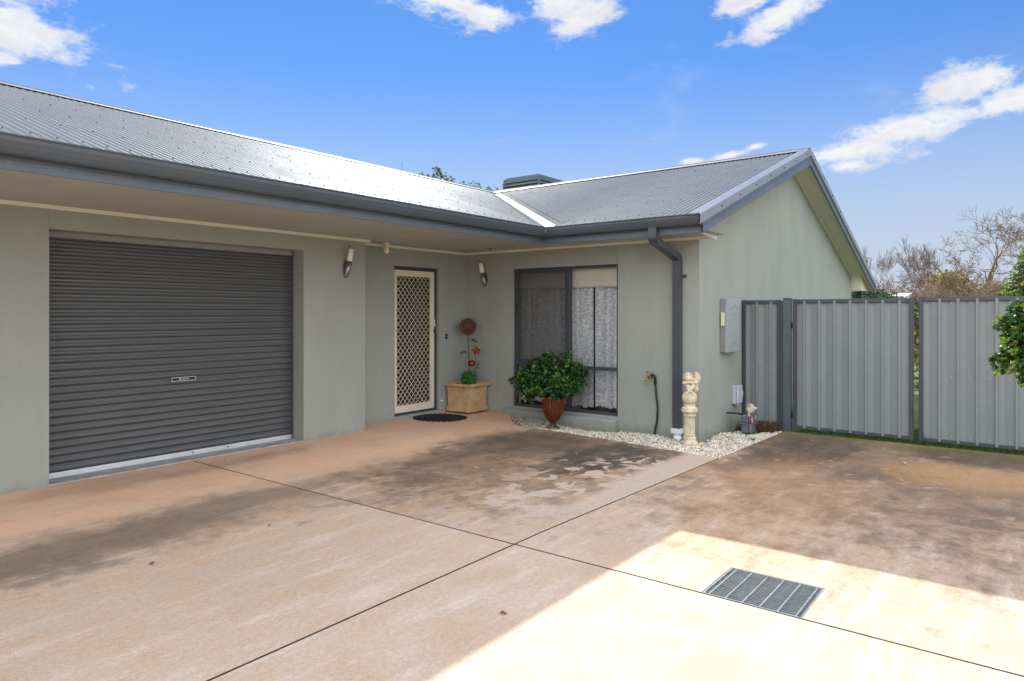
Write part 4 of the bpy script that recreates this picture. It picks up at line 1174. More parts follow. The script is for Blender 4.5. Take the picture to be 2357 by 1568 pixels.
# the lawn block must not show inside the pit: open it there
gr_ = bpy.data.objects['ground']
me = bpy.data.meshes.new('ground')
xs = [-400, GX0, GX1, 600]; ys = [-400, GY0, GY1, 600]; vv = []; ff = []
for yy in ys:
    for xx in xs: vv.append((xx, yy, -.15))
for j in range(3):
    for i in range(3):
        if i == 1 and j == 1: continue
        a = j * 4 + i; ff.append((a, a + 1, a + 5, a + 4))
me.from_pydata(vv, [], ff); me.materials.append(M['lawn']); gr_.data = me

# ================================================================== roof cooler, antenna
t = thing('roof_cooler', 'dark grey louvred evaporative cooler on the roof behind the wing ridge', 'air cooler', (13.6, 9.8, 3.5))
cx0, cx1, cy0, cy1, cz0, cz1 = 13.05, 14.20, 9.2, 10.25, 3.35, 4.66
def frust(b, x0, x1, y0, y1, z0, z1, ins):
    k = len(b.v)
    b.v += [(x0, y0, z0), (x1, y0, z0), (x1, y1, z0), (x0, y1, z0), (x0 + ins, y0 + ins, z1), (x1 - ins, y0 + ins, z1), (x1 - ins, y1 - ins, z1), (x0 + ins, y1 - ins, z1)]
    for q in ((0, 3, 2, 1), (4, 5, 6, 7), (0, 1, 5, 4), (1, 2, 6, 5), (2, 3, 7, 6), (3, 0, 4, 7)): b.face(*[k + i for i in q])
b = MB(); frust(b, cx0 + .03, cx1 - .03, cy0 + .03, cy1 - .03, cz0, 4.60, 0); b.build('cooler_core', M['black'], t)
b = MB(); frust(b, cx0 - .01, cx1 + .01, cy0 - .01, cy1 + .01, 4.60, 4.70, .006); frust(b, cx0 + .03, cx1 - .03, cy0 + .03, cy1 - .03, 4.701, 4.74, .03); b.build('lid', M['cooler'], t)
b = MB(); z = 3.5
while z < 4.56:
    frust(b, cx0 - .02, cx1 + .02, cy0 - .02, cy1 + .02, z, z + .060, .035); z += .085
for xx, yy in ((cx0, cy0), (cx1, cy0), (cx0, cy1), (cx1, cy1)): b.box((xx - .02, yy - .02, cz0), (xx + .02, yy + .02, 4.60))
b.build('louvres', M['cooler'], t)

CA = R(37.45); FW = Vector((math.cos(CA), math.sin(CA), 0)); RT = Vector((math.sin(CA), -math.cos(CA), 0))
def at(px, dist, z=0.0):
    """point at a bearing (columns of the 2357-wide photograph) and a distance in metres"""
    p = FW * dist + RT * ((px - 1178.5) / 1569 * dist); return Vector((p.x, p.y, z))
def zy(py, dist): return 1.47 + (720 - py) / 1569 * dist

b = MB(); p = at(925, 26); b.tube([p, p + Vector((0, 0, zy(374, 26)))], .013, 6)
tag(b.build('antenna', M['steel']), 'thin aerial mast showing just above the garage ridge', 'antenna')

# ================================================================== leaves
def leaves(name, P, D, L, W, cols, parent, mat_, nper=8, spread=(.5, 1.35), curl=.25, roll=0):
    """P: cluster points, D: cluster axes; every cluster is a whorl of nper folded leaves with a midrib"""
    n = len(P); P = np.repeat(P, nper, 0); D = np.repeat(D, nper, 0); N = len(P)
    a = rng.uniform(*spread, N); ph = np.tile(np.arange(nper) * 2.4, n) + np.repeat(rng.uniform(0, 6.28, n), nper)
    ref = np.where(np.abs(D[:, 2:3]) > .9, [[1., 0, 0]], [[0, 0, 1.]]); e1 = np.cross(D, ref); e1 /= np.linalg.norm(e1, axis=1)[:, None]; e2 = np.cross(D, e1)
    rad = e1 * np.cos(ph)[:, None] + e2 * np.sin(ph)[:, None]
    dirn = D * np.cos(a)[:, None] + rad * np.sin(a)[:, None]
    side = np.cross(dirn, D); side /= np.linalg.norm(side, axis=1)[:, None] + 1e-9
    nor = np.cross(side, dirn)
    l = L * rng.uniform(.65, 1.2, N); w_ = W * rng.uniform(.8, 1.15, N)
    l_, w2 = l[:, None], w_[:, None]
    base = P + dirn * l_ * .05
    q = [base, base + dirn * l_ * .34 + side * w2 * .40 + nor * w2 * .14, base + dirn * l_ * .45 - nor * w2 * .03, base + dirn * l_ * .34 - side * w2 * .40 + nor * w2 * .14,
         base + dirn * l_ * .72 + side * w2 * .47 - nor * l_ * curl * .1, base + dirn * l_ * .72 - side * w2 * .47 - nor * l_ * curl * .1, base + dirn * l_ - nor * l_ * curl * .35]
    V_ = np.stack(q, 1).reshape(-1, 3)
    f = np.array([(0, 2, 1), (0, 3, 2), (1, 2, 4), (2, 3, 5), (2, 6, 4), (2, 5, 6)])
    F_ = (f[None] + (np.arange(N) * 7)[:, None, None]).reshape(-1, 3)
    cl_ = np.repeat(cols, nper, 0) * rng.uniform(.72, 1.25, (N, 1)) * np.array([1, 1, 1]) ; cl_[:, 0] *= rng.uniform(.8, 1.3, N)
    return fast_mesh(name, V_, F_, mat_, parent, np.repeat(np.clip(cl_, 0, 1), 7, 0), False)
def unit(v): return v / (np.linalg.norm(v, axis=-1, keepdims=True) + 1e-9)
def crown(blobs, n, shell=.45, up=.5):
    """points and outward axes in the outer shell of a union of ellipsoids (x,y,z,r,zr)"""
    B = np.array(blobs, float); wgt = B[:, 3] ** 2; k = rng.choice(len(B), n * 3, p=wgt / wgt.sum())
    d_ = unit(rng.normal(size=(n * 3, 3))); r_ = 1 - shell * rng.uniform(size=n * 3) ** 1.6
    S_ = np.column_stack([B[k, 3], B[k, 3], B[k, 4]])
    p = B[k, :3] + d_ * S_ * r_[:, None]
    # drop what is deep inside another ellipsoid
    inside = np.zeros(len(p), bool)
    for i in range(len(B)):
        q = (p - B[i, :3]) / [B[i, 3], B[i, 3], B[i, 4]]; inside |= (np.linalg.norm(q, axis=1) < 1 - shell)
    p, d_, k = p[~inside][:n], d_[~inside][:n], k[~inside][:n]
    ax = unit(d_ + [0, 0, up] + rng.normal(size=p.shape) * .35)
    return p, ax
def view_blobs(c, lst, depth=.8):
    """lobes given as (right, toward viewer, up, radius, vertical radius) about c in the plane facing the drive"""
    out = []
    for (r_, t_, u_, a, e) in lst:
        p = Vector(c) + RT * r_ - FW * t_ + Vector((0, 0, u_)); out.append((p.x, p.y, p.z, a, e))
    return out

# ---- shrub in the ribbed pot
pc_ = Vector((7.50, 5.06, -.055))
pot = thing('ribbed_pot', 'copper brown ribbed metal urn on splayed wire legs before the window', 'plant pot', pc_)
b = MB(); nrib = 22
def rp(z):   # bowl radius
    return .148 * math.sqrt(max(0, 1 - ((.37 - z) / .30) ** 2)) if z < .37 else .148 + (z - .37) * .12
for k in range(nrib):
    q = 2 * math.pi * k / nrib; hw_ = math.pi / nrib * .62
    zs_ = [.075, .10, .13, .17, .22, .28, .34, .41]
    kk = len(b.v)
    for z_ in zs_:
        for (qq, ro) in ((q - hw_, 0), (q, .006), (q + hw_, 0)):
            r_ = rp(z_) + ro; b.v.append((pc_.x + r_ * math.cos(qq), pc_.y + r_ * math.sin(qq), pc_.z + z_))
    for i in range(len(zs_) - 1):
        for j in range(2): a = kk + 3 * i + j; b.face(a, a + 1, a + 4, a + 3)
b.build('bowl_ribs', M['copper'], pot)
b = MB(); b.lathe(pc_, [(rp(.10) - .008, .10), (rp(.16) - .008, .16), (rp(.25) - .008, .25), (rp(.36) - .008, .36)], 24); b.build('liner', M['rust'], pot)
b = MB(); 
for k in range(10):
    q = 2 * math.pi * k / 10 + .2; cq, sq = math.cos(q), math.sin(q)
    b.tube([pc_ + Vector((.065 * cq, .065 * sq, .11)), pc_ + Vector((.030 * cq, .030 * sq, .075)), pc_ + Vector((.026 * cq, .026 * sq, .055)), pc_ + Vector((.06 * cq, .06 * sq, .015)), pc_ + Vector((.155 * cq, .155 * sq, -.045))], [.006, .007, .008, .0065, .006], 6)
b.tube([pc_ + Vector((0, 0, .075)), pc_ + Vector((0, 0, .045))], .024, 12)
b.build('wire_legs', M['rust'], pot)
b = MB(); b.lathe(pc_, [(.150, .355), (.158, .41), (.160, .418), (.150, .418), (.142, .36)], 28, cap=False); b.build('pot_rim', M['copper'], pot)
sh = thing('potted_shrub', 'glossy green broad leaved shrub growing wide out of the ribbed pot', 'shrub', pc_)
bl = view_blobs(pc_ + Vector((0, 0, .03)), [(0, 0, .62, .26, .22), (-.27, .05, .62, .21, .20), (-.42, .05, .62, .11, .10), (-.50, .02, .60, .07, .065), (-.05, 0, .86, .11, .12), (.15, .02, .86, .09, .10), (-.03, 0, .95, .045, .06), (.21, 0, .92, .04, .06), (-.16, .05, .87, .06, .07), (-.34, 0, .74, .07, .07), (.42, 0, .60, .05, .05),
                      (.27, 0, .70, .17, .14), (.36, .03, .68, .11, .09), (-.20, 0, .78, .12, .11), (.20, .10, .50, .16, .12), (-.10, .16, .52, .20, .14), (-.33, .05, .46, .13, .12), (-.28, .02, .37, .08, .07), (.05, .12, .44, .14, .08), (.29, .0, .56, .12, .12)])
bl = [(x_, y_, z_, r_ * .9, q_ * .92) for x_, y_, z_, r_, q_ in bl]
P_, A_ = crown(bl, 1150, .6, .8)
cc = np.where(rng.uniform(size=(len(P_), 1)) < .22, [[.11, .25, .03]], [[.026, .098, .018]]) * rng.uniform(.7, 1.2, (len(P_), 1))
leaves('foliage', P_, A_, .048, .024, cc, sh, M['leaf'], 7, (.25, 1.25))
b = MB(); r_ = random.Random(4)
for k in range(14):
    tgt = Vector(P_[r_.randrange(len(P_))]); s_ = pc_ + Vector((0, 0, .34)); mid = s_.lerp(tgt, .5) + Vector((0, 0, .03)); b.tube([s_, mid, tgt], [.008, .006, .003], 5)
b.build('stems', M['bark_dark'], sh)

# ---- shrub at the right edge, standing in front of the gates
D5 = 5.0
bc = at(2440, D5, 0)
sh = thing('standard_shrub', 'dense glossy green shrub with sunlit yellow tips before the right gate leaf', 'shrub', (bc.x, bc.y, 0))
def bb(px, py, r_, tow=0.0, zr=None): return ((px - 2440) / 1569 * D5, tow, zy(py, D5), r_, zr or r_)
bl = view_blobs((bc.x, bc.y, 0), [bb(2450, 790, .30, 0, .33), bb(2375, 755, .17), bb(2335, 748, .085), bb(2352, 715, .07), bb(2350, 795, .15, .05), bb(2322, 828, .10, .05), bb(2290, 838, .055, .05), bb(2303, 745, .035), bb(2398, 725, .12), bb(2360, 868, .065, .05), bb(2400, 850, .16)])
P_, A_ = crown(bl, 1700, .45, .6)
tip = (P_[:, 2] > 1.28)[:, None]
cc = np.where(rng.uniform(size=(len(P_), 1)) < .30, [[.17, .30, .03]], [[.030, .100, .018]]) * rng.uniform(.7, 1.2, (len(P_), 1))
leaves('foliage', P_, A_, .036, .021, cc, sh, M['leaf'], 7, (.25, 1.25))
b = MB(); b.tube([(bc.x, bc.y, .02), (bc.x + .01, bc.y, .5), (bc.x, bc.y, 1.15)], [.022, .018, .014], 8)
for k in range(18):
    tgt = Vector(P_[r_.randrange(len(P_))]); s_ = Vector((bc.x, bc.y, r_.uniform(.9, 1.3))); b.tube([s_, s_.lerp(tgt, .5) + Vector((0, 0, .02)), tgt], [.008, .005, .003], 5)
b.build('trunk', M['bark_dark'], sh)

# ---- sandstone planter and what stands in it
px0, py0, sz_ = 7.405, 6.455, .42; pcx, pcy = 7.618, 6.672; zb0 = .028
t = thing('square_planter', 'square sandstone coloured planter with rolled rim in the entry corner', 'planter', (pcx, pcy, zb0))
def sq_ring(b, levels, close_top=False):
    k = len(b.v)
    for (h, z_) in levels:
        for sx_, sy_ in ((-1, -1), (1, -1), (1, 1), (-1, 1)): b.v.append((pcx + h * sx_, pcy + h * sy_, z_))
    for i in range(len(levels) - 1):
        for j in range(4): j2 = (j + 1) % 4; o_ = k + 4 * i; b.face(o_ + j, o_ + j2, o_ + 4 + j2, o_ + 4 + j)
    b.face(k, k + 1, k + 2, k + 3)
b = MB(); lv = [(.213, zb0), (.217, zb0 + .005), (.217, zb0 + .055), (.208, zb0 + .066), (.202, zb0 + .070), (.200, zb0 + .075), (.206, .34), (.210, .370), (.218, .385)]
for k in range(7): q = -math.pi / 2 + math.pi * k / 6; lv.append((.222 + .026 * math.cos(q), .411 + .026 * math.sin(q)))
lv += [(.205, .435), (.192, .420), (.190, .30)]
sq_ring(b, lv); b.build('planter_body', M['terra'], t)
b = MB(); b.poly([(pcx - .185, pcy - .185, .395), (pcx + .185, pcy - .185, .395), (pcx + .185, pcy + .185, .395), (pcx - .185, pcy + .185, .395)])
for k in range(60):
    p = (pcx + r_.uniform(-.17, .17), pcy + r_.uniform(-.17, .17), .398); b.ball(p, r_.uniform(.006, .012), 6, 4)
b.build('planting_mix', M['dry'], t)
for (bx, by, lab) in ((px0 + .02, py0 + .33, 'red brick propping the planter near the entry wall'), (px0 + .06, py0 + .03, 'red brick beneath the front corner of the planter'), (px0 + .34, py0 + .02, 'red brick propping the planter on its window wall side')):
    b = MB(); b.box((bx, by, .001), (bx + .10, by + .06, zb0 - .001), bev=.003); tag(b.build('brick', M['brick']), lab, 'brick', 'bricks under the planter')
tb = thing('topiary_ball', 'clipped ball of small green leaves in the sandstone planter', 'topiary', (pcx - .03, pcy - .06, .40))
d_ = unit(rng.normal(size=(520, 3))); P_ = np.array([pcx - .03, pcy - .06, .500]) + d_ * .100 * rng.uniform(.8, 1.05, (520, 1))
leaves('foliage', P_, unit(d_ + rng.normal(size=d_.shape) * .3), .024, .014, np.tile([.06, .20, .055], (520, 1)) * rng.uniform(.6, 1.5, (520, 1)), tb, M['leaf'], 6)
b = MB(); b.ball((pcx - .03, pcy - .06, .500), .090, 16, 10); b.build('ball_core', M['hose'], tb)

face = (-FW).normalized()
def petal_ring(b, c, n, r0, r1, wd, tilt, ph=0, cup=.0, ax=face):
    s1 = ax.cross(Vector((0, 0, 1))).normalized(); s2 = s1.cross(ax).normalized()
    for k in range(n):
        q = 2 * math.pi * (k + ph) / n; rd_ = s1 * math.cos(q) + s2 * math.sin(q); tg = ax.cross(rd_)
        m_ = (r0 + r1) / 2; pr = [(r0, wd * .3, 0), (r0 + (r1 - r0) * .45, wd * .5, tilt * .5), (r0 + (r1 - r0) * .8, wd * .32, tilt * .9), (r1, .001, tilt)]
        kk = len(b.v)
        for (rr, ww, hh) in pr:
            o_ = c + rd_ * rr + ax * hh
            b.v += [tuple(o_ - tg * ww + ax * cup), tuple(o_ - ax * .002), tuple(o_ + tg * ww + ax * cup)]
        for i in range(3):
            for j in range(2): a = kk + 3 * i + j; b.face(a, a + 1, a + 4, a + 3)
def metal_leaf(b, p, dirn, L_, w_):
    dirn = dirn.normalized(); sd_ = dirn.cross(face).normalized(); kk = len(b.v)
    for (t_, ww) in ((0, .15), (.25, .8), (.5, 1), (.8, .55), (1, .02)):
        o_ = p + dirn * L_ * t_ - Vector((0, 0, .25 * L_ * t_ * t_)); b.v += [tuple(o_ - sd_ * w_ * ww / 2), tuple(o_ + face * .004), tuple(o_ + sd_ * w_ * ww / 2)]
    for i in range(4):
        for j in range(2): a = kk + 3 * i + j; b.face(a, a + 1, a + 4, a + 3)
sf = Vector((pcx + .02, pcy + .0, 1.265))
t = thing('metal_sunflower', 'tall rusty metal sunflower ornament staked in the planter', 'garden ornament', (sf.x, sf.y, .38))
b = MB(); petal_ring(b, sf, 18, .065, .135, .042, .012); petal_ring(b, sf + face * .010, 18, .055, .118, .040, .020, .5); b.build('petals', M['rust'], t)
b = MB()
for k in range(26):
    for j in range(1): pass
s1 = face.cross(Vector((0, 0, 1))).normalized(); s2 = s1.cross(face).normalized()
b.tube([sf, sf + face * .016, sf + face * .022], [.080, .078, .055], 24)
for k in range(90):
    q = k * 2.39996; rr = .075 * math.sqrt(k / 90); b.ball(sf + face * .020 + s1 * rr * math.cos(q) + s2 * rr * math.sin(q), .0055, 6, 4)
b.build('seed_head', M['rust'], t)
b = MB(); b.tube([sf - face * .01, sf - face * .015 + RT * .0 + Vector((0, 0, -.20)), sf + RT * .012 + Vector((0, 0, -.45)), sf + RT * .02 + Vector((0, 0, -.88))], .0055, 8)
b.tube([sf + Vector((0, 0, -.24)), sf + RT * .02 + Vector((0, 0, -.205)), sf + RT * .045 + Vector((0, 0, -.20))], .003, 5); b.tube([sf + RT * .01 + Vector((0, 0, -.40)), sf - RT * .03 + Vector((0, 0, -.375))], .003, 5); b.build('stem', M['rust'], t)
b = MB(); metal_leaf(b, sf + RT * .045 + Vector((0, 0, -.19)), RT + Vector((0, 0, -.25)), .10, .052); b.build('metal_leaf', M['rust'], t)
b = MB(); metal_leaf(b, sf - RT * .03 + Vector((0, 0, -.37)), -RT + Vector((0, 0, -.15)), .10, .036); b.build('metal_leaf', M['rust'], t)
f2 = Vector((pcx + .02, pcy + .0, .905)) + RT * .12 - FW * .05
t = thing('metal_flower', 'small rusty five petalled metal flower on a thin stake in the planter', 'garden ornament', (f2.x, f2.y, .38))
b = MB(); s1 = face.cross(Vector((0, 0, 1))).normalized(); s2 = s1.cross(face).normalized()
for k in range(5):
    q = 2 * math.pi * k / 5 + math.pi / 2; rd_ = s1 * math.cos(q) + s2 * math.sin(q); tg = face.cross(rd_); kk = len(b.v)
    b.v.append(tuple(f2 + rd_ * .038 - face * .006)); N_ = 14
    for i in range(N_): a = 2 * math.pi * i / N_; b.v.append(tuple(f2 + rd_ * (.038 + .030 * math.cos(a)) + tg * .021 * math.sin(a) * (1 + .35 * math.cos(a)) + face * .004))
    for i in range(N_): b.face(kk, kk + 1 + i, kk + 1 + (i + 1) % N_)
b.build('petals', M['copper'], t)
b = MB(); b.ball(f2 + face * .004, .012, 10, 6); b.tube([f2, f2 + Vector((0, 0, -.27)) - RT * .004, f2 + Vector((0, 0, -.53)) - RT * .008], .004, 6)
b.build('stem', M['rust'], t)
b = MB(); metal_leaf(b, f2 + Vector((0, 0, -.22)), RT * .8 + Vector((0, 0, .75)), .085, .018); b.build('metal_leaf', M['rust'], t)
b = MB(); metal_leaf(b, f2 + Vector((0, 0, -.235)), RT * .9 + Vector((0, 0, -.2)), .06, .016); b.build('metal_leaf', M['rust'], t)
ap = Vector((pcx + .02, pcy, .725)) + RT * .055 - FW * .06
t = thing('metal_apple', 'round rusty metal fruit ornament on a bent stake above the topiary', 'garden ornament', (ap.x, ap.y, .38))
b = MB(); prof = []
for k in range(15):
    th = math.pi * k / 14; r_0 = .056 * (math.sin(th) ** .85); z_ = .050 * math.cos(th) - .016 * math.exp(-(r_0 / .018) ** 2) * (1 if th < 1.5 else -1)
    prof.append((max(r_0, .001), z_))
b.lathe(ap, prof, 24, flute=lambda i, q: 1 + .045 * math.cos(5 * q)); b.build('fruit', M['copper'], t)
b = MB(); b.tube([ap + Vector((0, 0, -.04)), ap + RT * .03 + Vector((0, 0, -.09)), ap + RT * .055 + Vector((0, 0, -.12)), ap + RT * .055 + Vector((0, 0, -.35))], .0035, 6)
b.tube([ap + Vector((0, 0, .035)), ap + RT * .01 + Vector((0, 0, .06))], .004, 6); b.build('stake', M['rust'], t)

# ---- door mat
mc = Vector((6.93, 6.58, 0)); ua = (RT * .96 + FW * -.28).normalized(); ub = Vector((-ua.y, ua.x, 0)); AA, BB = .385, .33
b = MB()
def mring(u_, v_, r_, th=.007, n=14, e=1.0, rot=0):
    pts_ = []
    for i in range(n + 1):
        q = 2 * math.pi * i / n; x_, y_ = r_ * math.cos(q), r_ * e * math.sin(q); c_, s_ = math.cos(rot), math.sin(rot)
        pts_.append(mc + ua * (u_ + x_ * c_ - y_ * s_) + ub * (v_ + x_ * s_ + y_ * c_) + Vector((0, 0, .010)))
    b.tube(pts_, th, 5, cap=False)
for (fr_, n_, r_) in ((.90, 30, .034), (.72, 22, .038), (.52, 16, .040), (.32, 10, .040), (.14, 5, .035)):
    for k in range(n_):
        q = 2 * math.pi * (k + (.5 if n_ == 22 else 0)) / n_; u_, v_ = AA * fr_ * math.cos(q), BB * fr_ * math.sin(q)
        mring(u_, v_, r_ * (1 + .15 * math.sin(5 * q)), .0075, 12, .75, q); 
        if fr_ > .3: mring(u_, v_, r_ * .45, .007, 8, 1, q)
for fr_ in (.82, .62, .42, .22): mring(0, 0, AA * fr_, .008, 60, BB / AA)
tag(b.build('door_mat', M['rubber']), 'black oval scrollwork rubber mat lying before the security door', 'door mat')

# ================================================================== pedestal and cherub
pd = Vector((7.50, 3.16, 0))
t = thing('pedestal', 'cream cast stone fluted column standing in the white pebbles', 'pedestal', (pd.x, pd.y, -.10))
b = MB(); b.lathe(pd, [(.118, -.14), (.122, -.10), (.121, -.060), (.112, -.052), (.095, -.050)], 36)
pf = [(.094, -.052), (.095, -.035), (.090, -.02), (.078, -.005), (.071, .012), (.071, .018), (.076, .022), (.076, .034), (.070, .040), (.064, .043)]
b.lathe(pd, pf, 36); b.build('column_base', M['stone'], t)
b = MB(); nf = 16
b.lathe(pd, [(.062, .042), (.0615, .06), (.0605, .16), (.0595, .262), (.060, .274)], 96, flute=lambda i, q: 1 - (.20 * max(0, math.cos(nf * q)) ** .6 if i in (1, 2, 3) else 0)); b.build('column_shaft', M['stone'], t)
b = MB(); b.lathe(pd, [(.066, .272), (.072, .278), (.072, .292), (.070, .298), (.075, .306), (.082, .318), (.094, .330), (.098, .340), (.094, .352), (.084, .357), (.088, .362), (.088, .374), (.076, .380), (.064, .384), (.062, .400), (.066, .412), (.064, .416)], 36); b.build('column_capital', M['stone'], t)
cz_ = pd + Vector((0, 0, 0))
t = thing('cherub_statue', 'cream stone winged cherub leaning on its folded arms atop a ball', 'statue', (pd.x, pd.y, .41))
def L3(u_, d_, z_): return pd + RT * u_ + FW * d_ + Vector((0, 0, z_))
def body_mesh(caps, balls_, vox, name, parent, smooth=2):
    b = MB()
    for (p0, r0, p1, r1) in caps:
        p0, p1 = L3(*p0), L3(*p1); n_ = max(2, int((p1 - p0).length / .008))
        for i in range(n_ + 1): f_ = i / n_; b.ball(p0.lerp(p1, f_), r0 + (r1 - r0) * f_, 12, 8)
    for (p0, r0, s3) in balls_: b.ball(L3(*p0), r0, 14, 10, s3, Matrix.Rotation(CA - R(90), 3, 'Z'))
    o = b.build(name, M['stone'], parent, fix=False)
    m_ = o.modifiers.new('remesh', 'REMESH'); m_.mode = 'VOXEL'; m_.voxel_size = vox; m_.use_smooth_shade = True
    if smooth: s_ = o.modifiers.new('smooth', 'SMOOTH'); s_.iterations = smooth; s_.factor = .5
    return o
b = MB(); b.ball(pd + Vector((0, 0, .488)), .086, 32, 20); b.build('stone_ball', M['stone'], t)
body_mesh([
    ((.062, .030, .590), .041, (.070, .020, .625), .036), ((.070, .020, .62), .031, (.058, .018, .685), .026),   # trunk, leaning left
    ((.058, .018, .685), .024, (.010, .010, .700), .018),
    ((.066, -.002, .690), .019, (.072, -.030, .662), .0175), ((.072, -.030, .662), .0155, (.010, -.050, .668), .011),  # right-hand arm folded across
    ((-.005, .005, .695), .019, (-.072, -.020, .658), .0175), ((-.076, -.022, .657), .0155, (-.012, -.052, .672), .011), # other arm
    ((-.012, -.052, .672), .011, (.014, -.052, .664), .010),
    ((.062, .010, .585), .036, (.028, -.045, .622), .029), ((.028, -.045, .622), .029, (-.030, -.066, .568), .017), ((-.030, -.066, .568), .014, (-.046, -.072, .548), .011), ((-.046, -.072, .548), .011, (-.054, -.086, .540), .0075),  # crossed leg
    ((.040, .005, .590), .030, (-.028, -.030, .622), .026), ((-.028, -.030, .622), .026, (-.022, -.040, .585), .019), ((-.022, -.040, .585), .015, (.006, -.070, .565), .011), ((.006, -.070, .565), .011, (.014, -.088, .530), .008), # other leg
    ((.066, .008, .580), .036, (.080, .0, .590), .026)],
    [((-.022, -.014, .722), .050, (1, .98, 1.02)), ((-.006, -.052, .712), .016, (1, 1, 1)), ((-.028, -.056, .706), .010, (1, 1, .8)), ((.010, -.042, .700), .018, (1, 1, 1)), ((-.040, -.040, .705), .017, (1, 1, 1)), ((-.018, -.060, .716), .006, (1, 1, 1.2)),
     ((.060, .045, .600), .030, (1, 1, 1))], .0035, 'figure', t, 2)
b = MB(); hr = random.Random(9)
for k in range(110):
    q = hr.uniform(0, 6.28); th = hr.uniform(0, 1.9); v_ = Vector((math.sin(th) * math.cos(q), math.sin(th) * math.sin(q), math.cos(th)))
    if v_.y < -.25 and v_.z < .42: continue
    u_ = v_ * .052; b.ball(L3(-.022 + u_.x, -.012 + u_.y, .724 + u_.z), hr.uniform(.006, .0115), 8, 5, (1, 1, .8))
b.build('curly_hair', M['stone'], t, fix=False)
b = MB()
wr = L3(.072, .045, .688)
for k in range(14):
    a = R(80 - k * 11); L_ = .090 - .0036 * k
    dr = (RT * math.cos(a) + Vector((0, 0, math.sin(a))) + FW * .12).normalized()
    for (f_, w_) in ((.28, .012), (.56, .0145), (.82, .0135)):
        rot_ = dr.to_track_quat('Z', 'Y').to_matrix(); b.ball(wr + dr * L_ * f_, w_, 8, 6, (1.0, .55, L_ * .30 / w_), rot_)
b.build('wing', M['stone'], t, fix=False)

# ================================================================== yard beyond the gates
b = MB(); b.box((9.31, -14, -.30), (40, 3.15, -.112)); tag(b.build('lawn', M['lawn']), kind='structure')
def blades(name, x0, x1, y0, y1, n, h, z0_, cols, wd=.004, lean=.5):
    p = np.column_stack([rng.uniform(x0, x1, n), rng.uniform(y0, y1, n), np.full(n, z0_)]); q = rng.uniform(0, 6.28, n); s_ = np.column_stack([np.cos(q), np.sin(q), np.zeros(n)]) * wd
    hh = h * rng.uniform(.4, 1.2, n); l_ = np.column_stack([rng.normal(size=n) * lean, rng.normal(size=n) * lean, np.ones(n)]) * hh[:, None]
    V_ = np.stack([p - s_, p + s_, p + l_ * .55 + s_ * .6, p + l_], 1).reshape(-1, 3); f = np.array([(0, 1, 2), (0, 2, 3)])
    F_ = (f[None] + (np.arange(n) * 4)[:, None, None]).reshape(-1, 3)
    c_ = np.array(cols)[rng.integers(len(cols), size=n)] * rng.uniform(.7, 1.25, (n, 1))
    return fast_mesh(name, V_, F_, M['leafmat'], None, np.repeat(c_, 4, 0))
tag(blades('grass', 9.31, 10.6, -1.6, 2.5, 14000, .040, -.112, [(.05, .13, .012), (.08, .18, .018), (.12, .18, .03)]), 'short bright green grass showing below and between the gates', 'grass', kind='stuff')
tag(blades('dry_grass', 9.15, 9.42, 2.70, 3.17, 900, .16, -.12, [(.20, .10, .05), (.26, .17, .09), (.12, .06, .035)], .003, .9), 'tangle of dry brown stalks under the short fence panel', 'dry grass', kind='stuff')
b = MB(); b.box((9.12, 2.70, -.2), (9.45, 3.19, -.085)); tag(b.build('bare_soil', M['soil']), kind='structure')
def tuft(x_, y_, n, h, lab):
    p = np.tile([[x_, y_, bed_z(x_, y_) + .02]], (n, 1)) + rng.normal(size=(n, 3)) * [.02, .02, .004]
    o = leaves('weed', p, unit(rng.normal(size=(n, 3)) * .5 + [0, 0, 1]), h, h * .28, np.tile([.09, .22, .03], (n, 1)), None, M['leafmat'], 5)
    tag(o, lab, 'weed', 'small weeds in the pebbles')
tuft(9.02, 2.92, 12, .05, 'broad leafed weed sprouting behind the gas meter')
tuft(8.72, 3.08, 5, .035, 'tiny weed sprouting between the gas meter and the gable wall')
tuft(8.40, 2.72, 4, .07, 'thin upright weed sprouting on the driveway side of the gas meter')
tuft(7.42, 3.02, 4, .035, 'tiny weed at the foot of the cream column')
tuft(7.36, 4.98, 4, .04, 'tiny weed among the wire legs of the ribbed pot')
def dead_leaf(x_, y_, L_, rot, m_, lab):
    b = MB(); c_, s_ = math.cos(rot), math.sin(rot); z_ = gz(x_, y_) + .006
    def q(u_, v_, h): return (x_ + u_ * c_ - v_ * s_, y_ + u_ * s_ + v_ * c_, z_ + h)
    b.poly([q(-L_, 0, .0), q(-.3 * L_, .38 * L_, .012), q(.5 * L_, .30 * L_, .010), q(L_, 0, .002), q(.2 * L_, 0, .0)]); b.poly([q(-L_, 0, .0), q(.2 * L_, 0, .0), q(L_, 0, .002), q(.4 * L_, -.36 * L_, .014), q(-.4 * L_, -.28 * L_, .006)])
    tag(b.build('fallen_leaf', m_, None, fix=False), lab, 'leaf', 'leaves lying on the driveway')
def onz(px, py, z_=0): d_ = (1.47 - z_) * 1569 / (py - 720); return at(px, d_)
for (px, py, L_, rot, m_, lab) in ((349, 1301, .020, .3, M['leaf_dry'], 'curled orange dry leaf lying alone on the concrete at the left'), (516, 1061, .020, 1.2, M['leaf_dry'], 'brown dry leaf by the end of the joint near the garage door'),
                                   (2081, 1053, .040, .8, M['leaf_pale'], 'pale pink dry leaf on the dark stain before the gates'), (1159, 1416, .022, 2.0, M['leaf_dry'], 'thin brown leaf lying just left of the sunlit patch'),
                                   (1306, 958, .022, .5, M['leaf_dry'], 'brown leaf lying in front of the sandstone planter'), (620, 1213, .014, .4, M['leaf_dry'], 'small dry leaf on the concrete left of the joint crossing'), (975, 1150, .014, .9, M['leaf_dry'], 'tiny dry leaf lying beyond the joint crossing')):
    p = onz(px, py); dead_leaf(p.x, p.y, L_, rot, m_, lab)

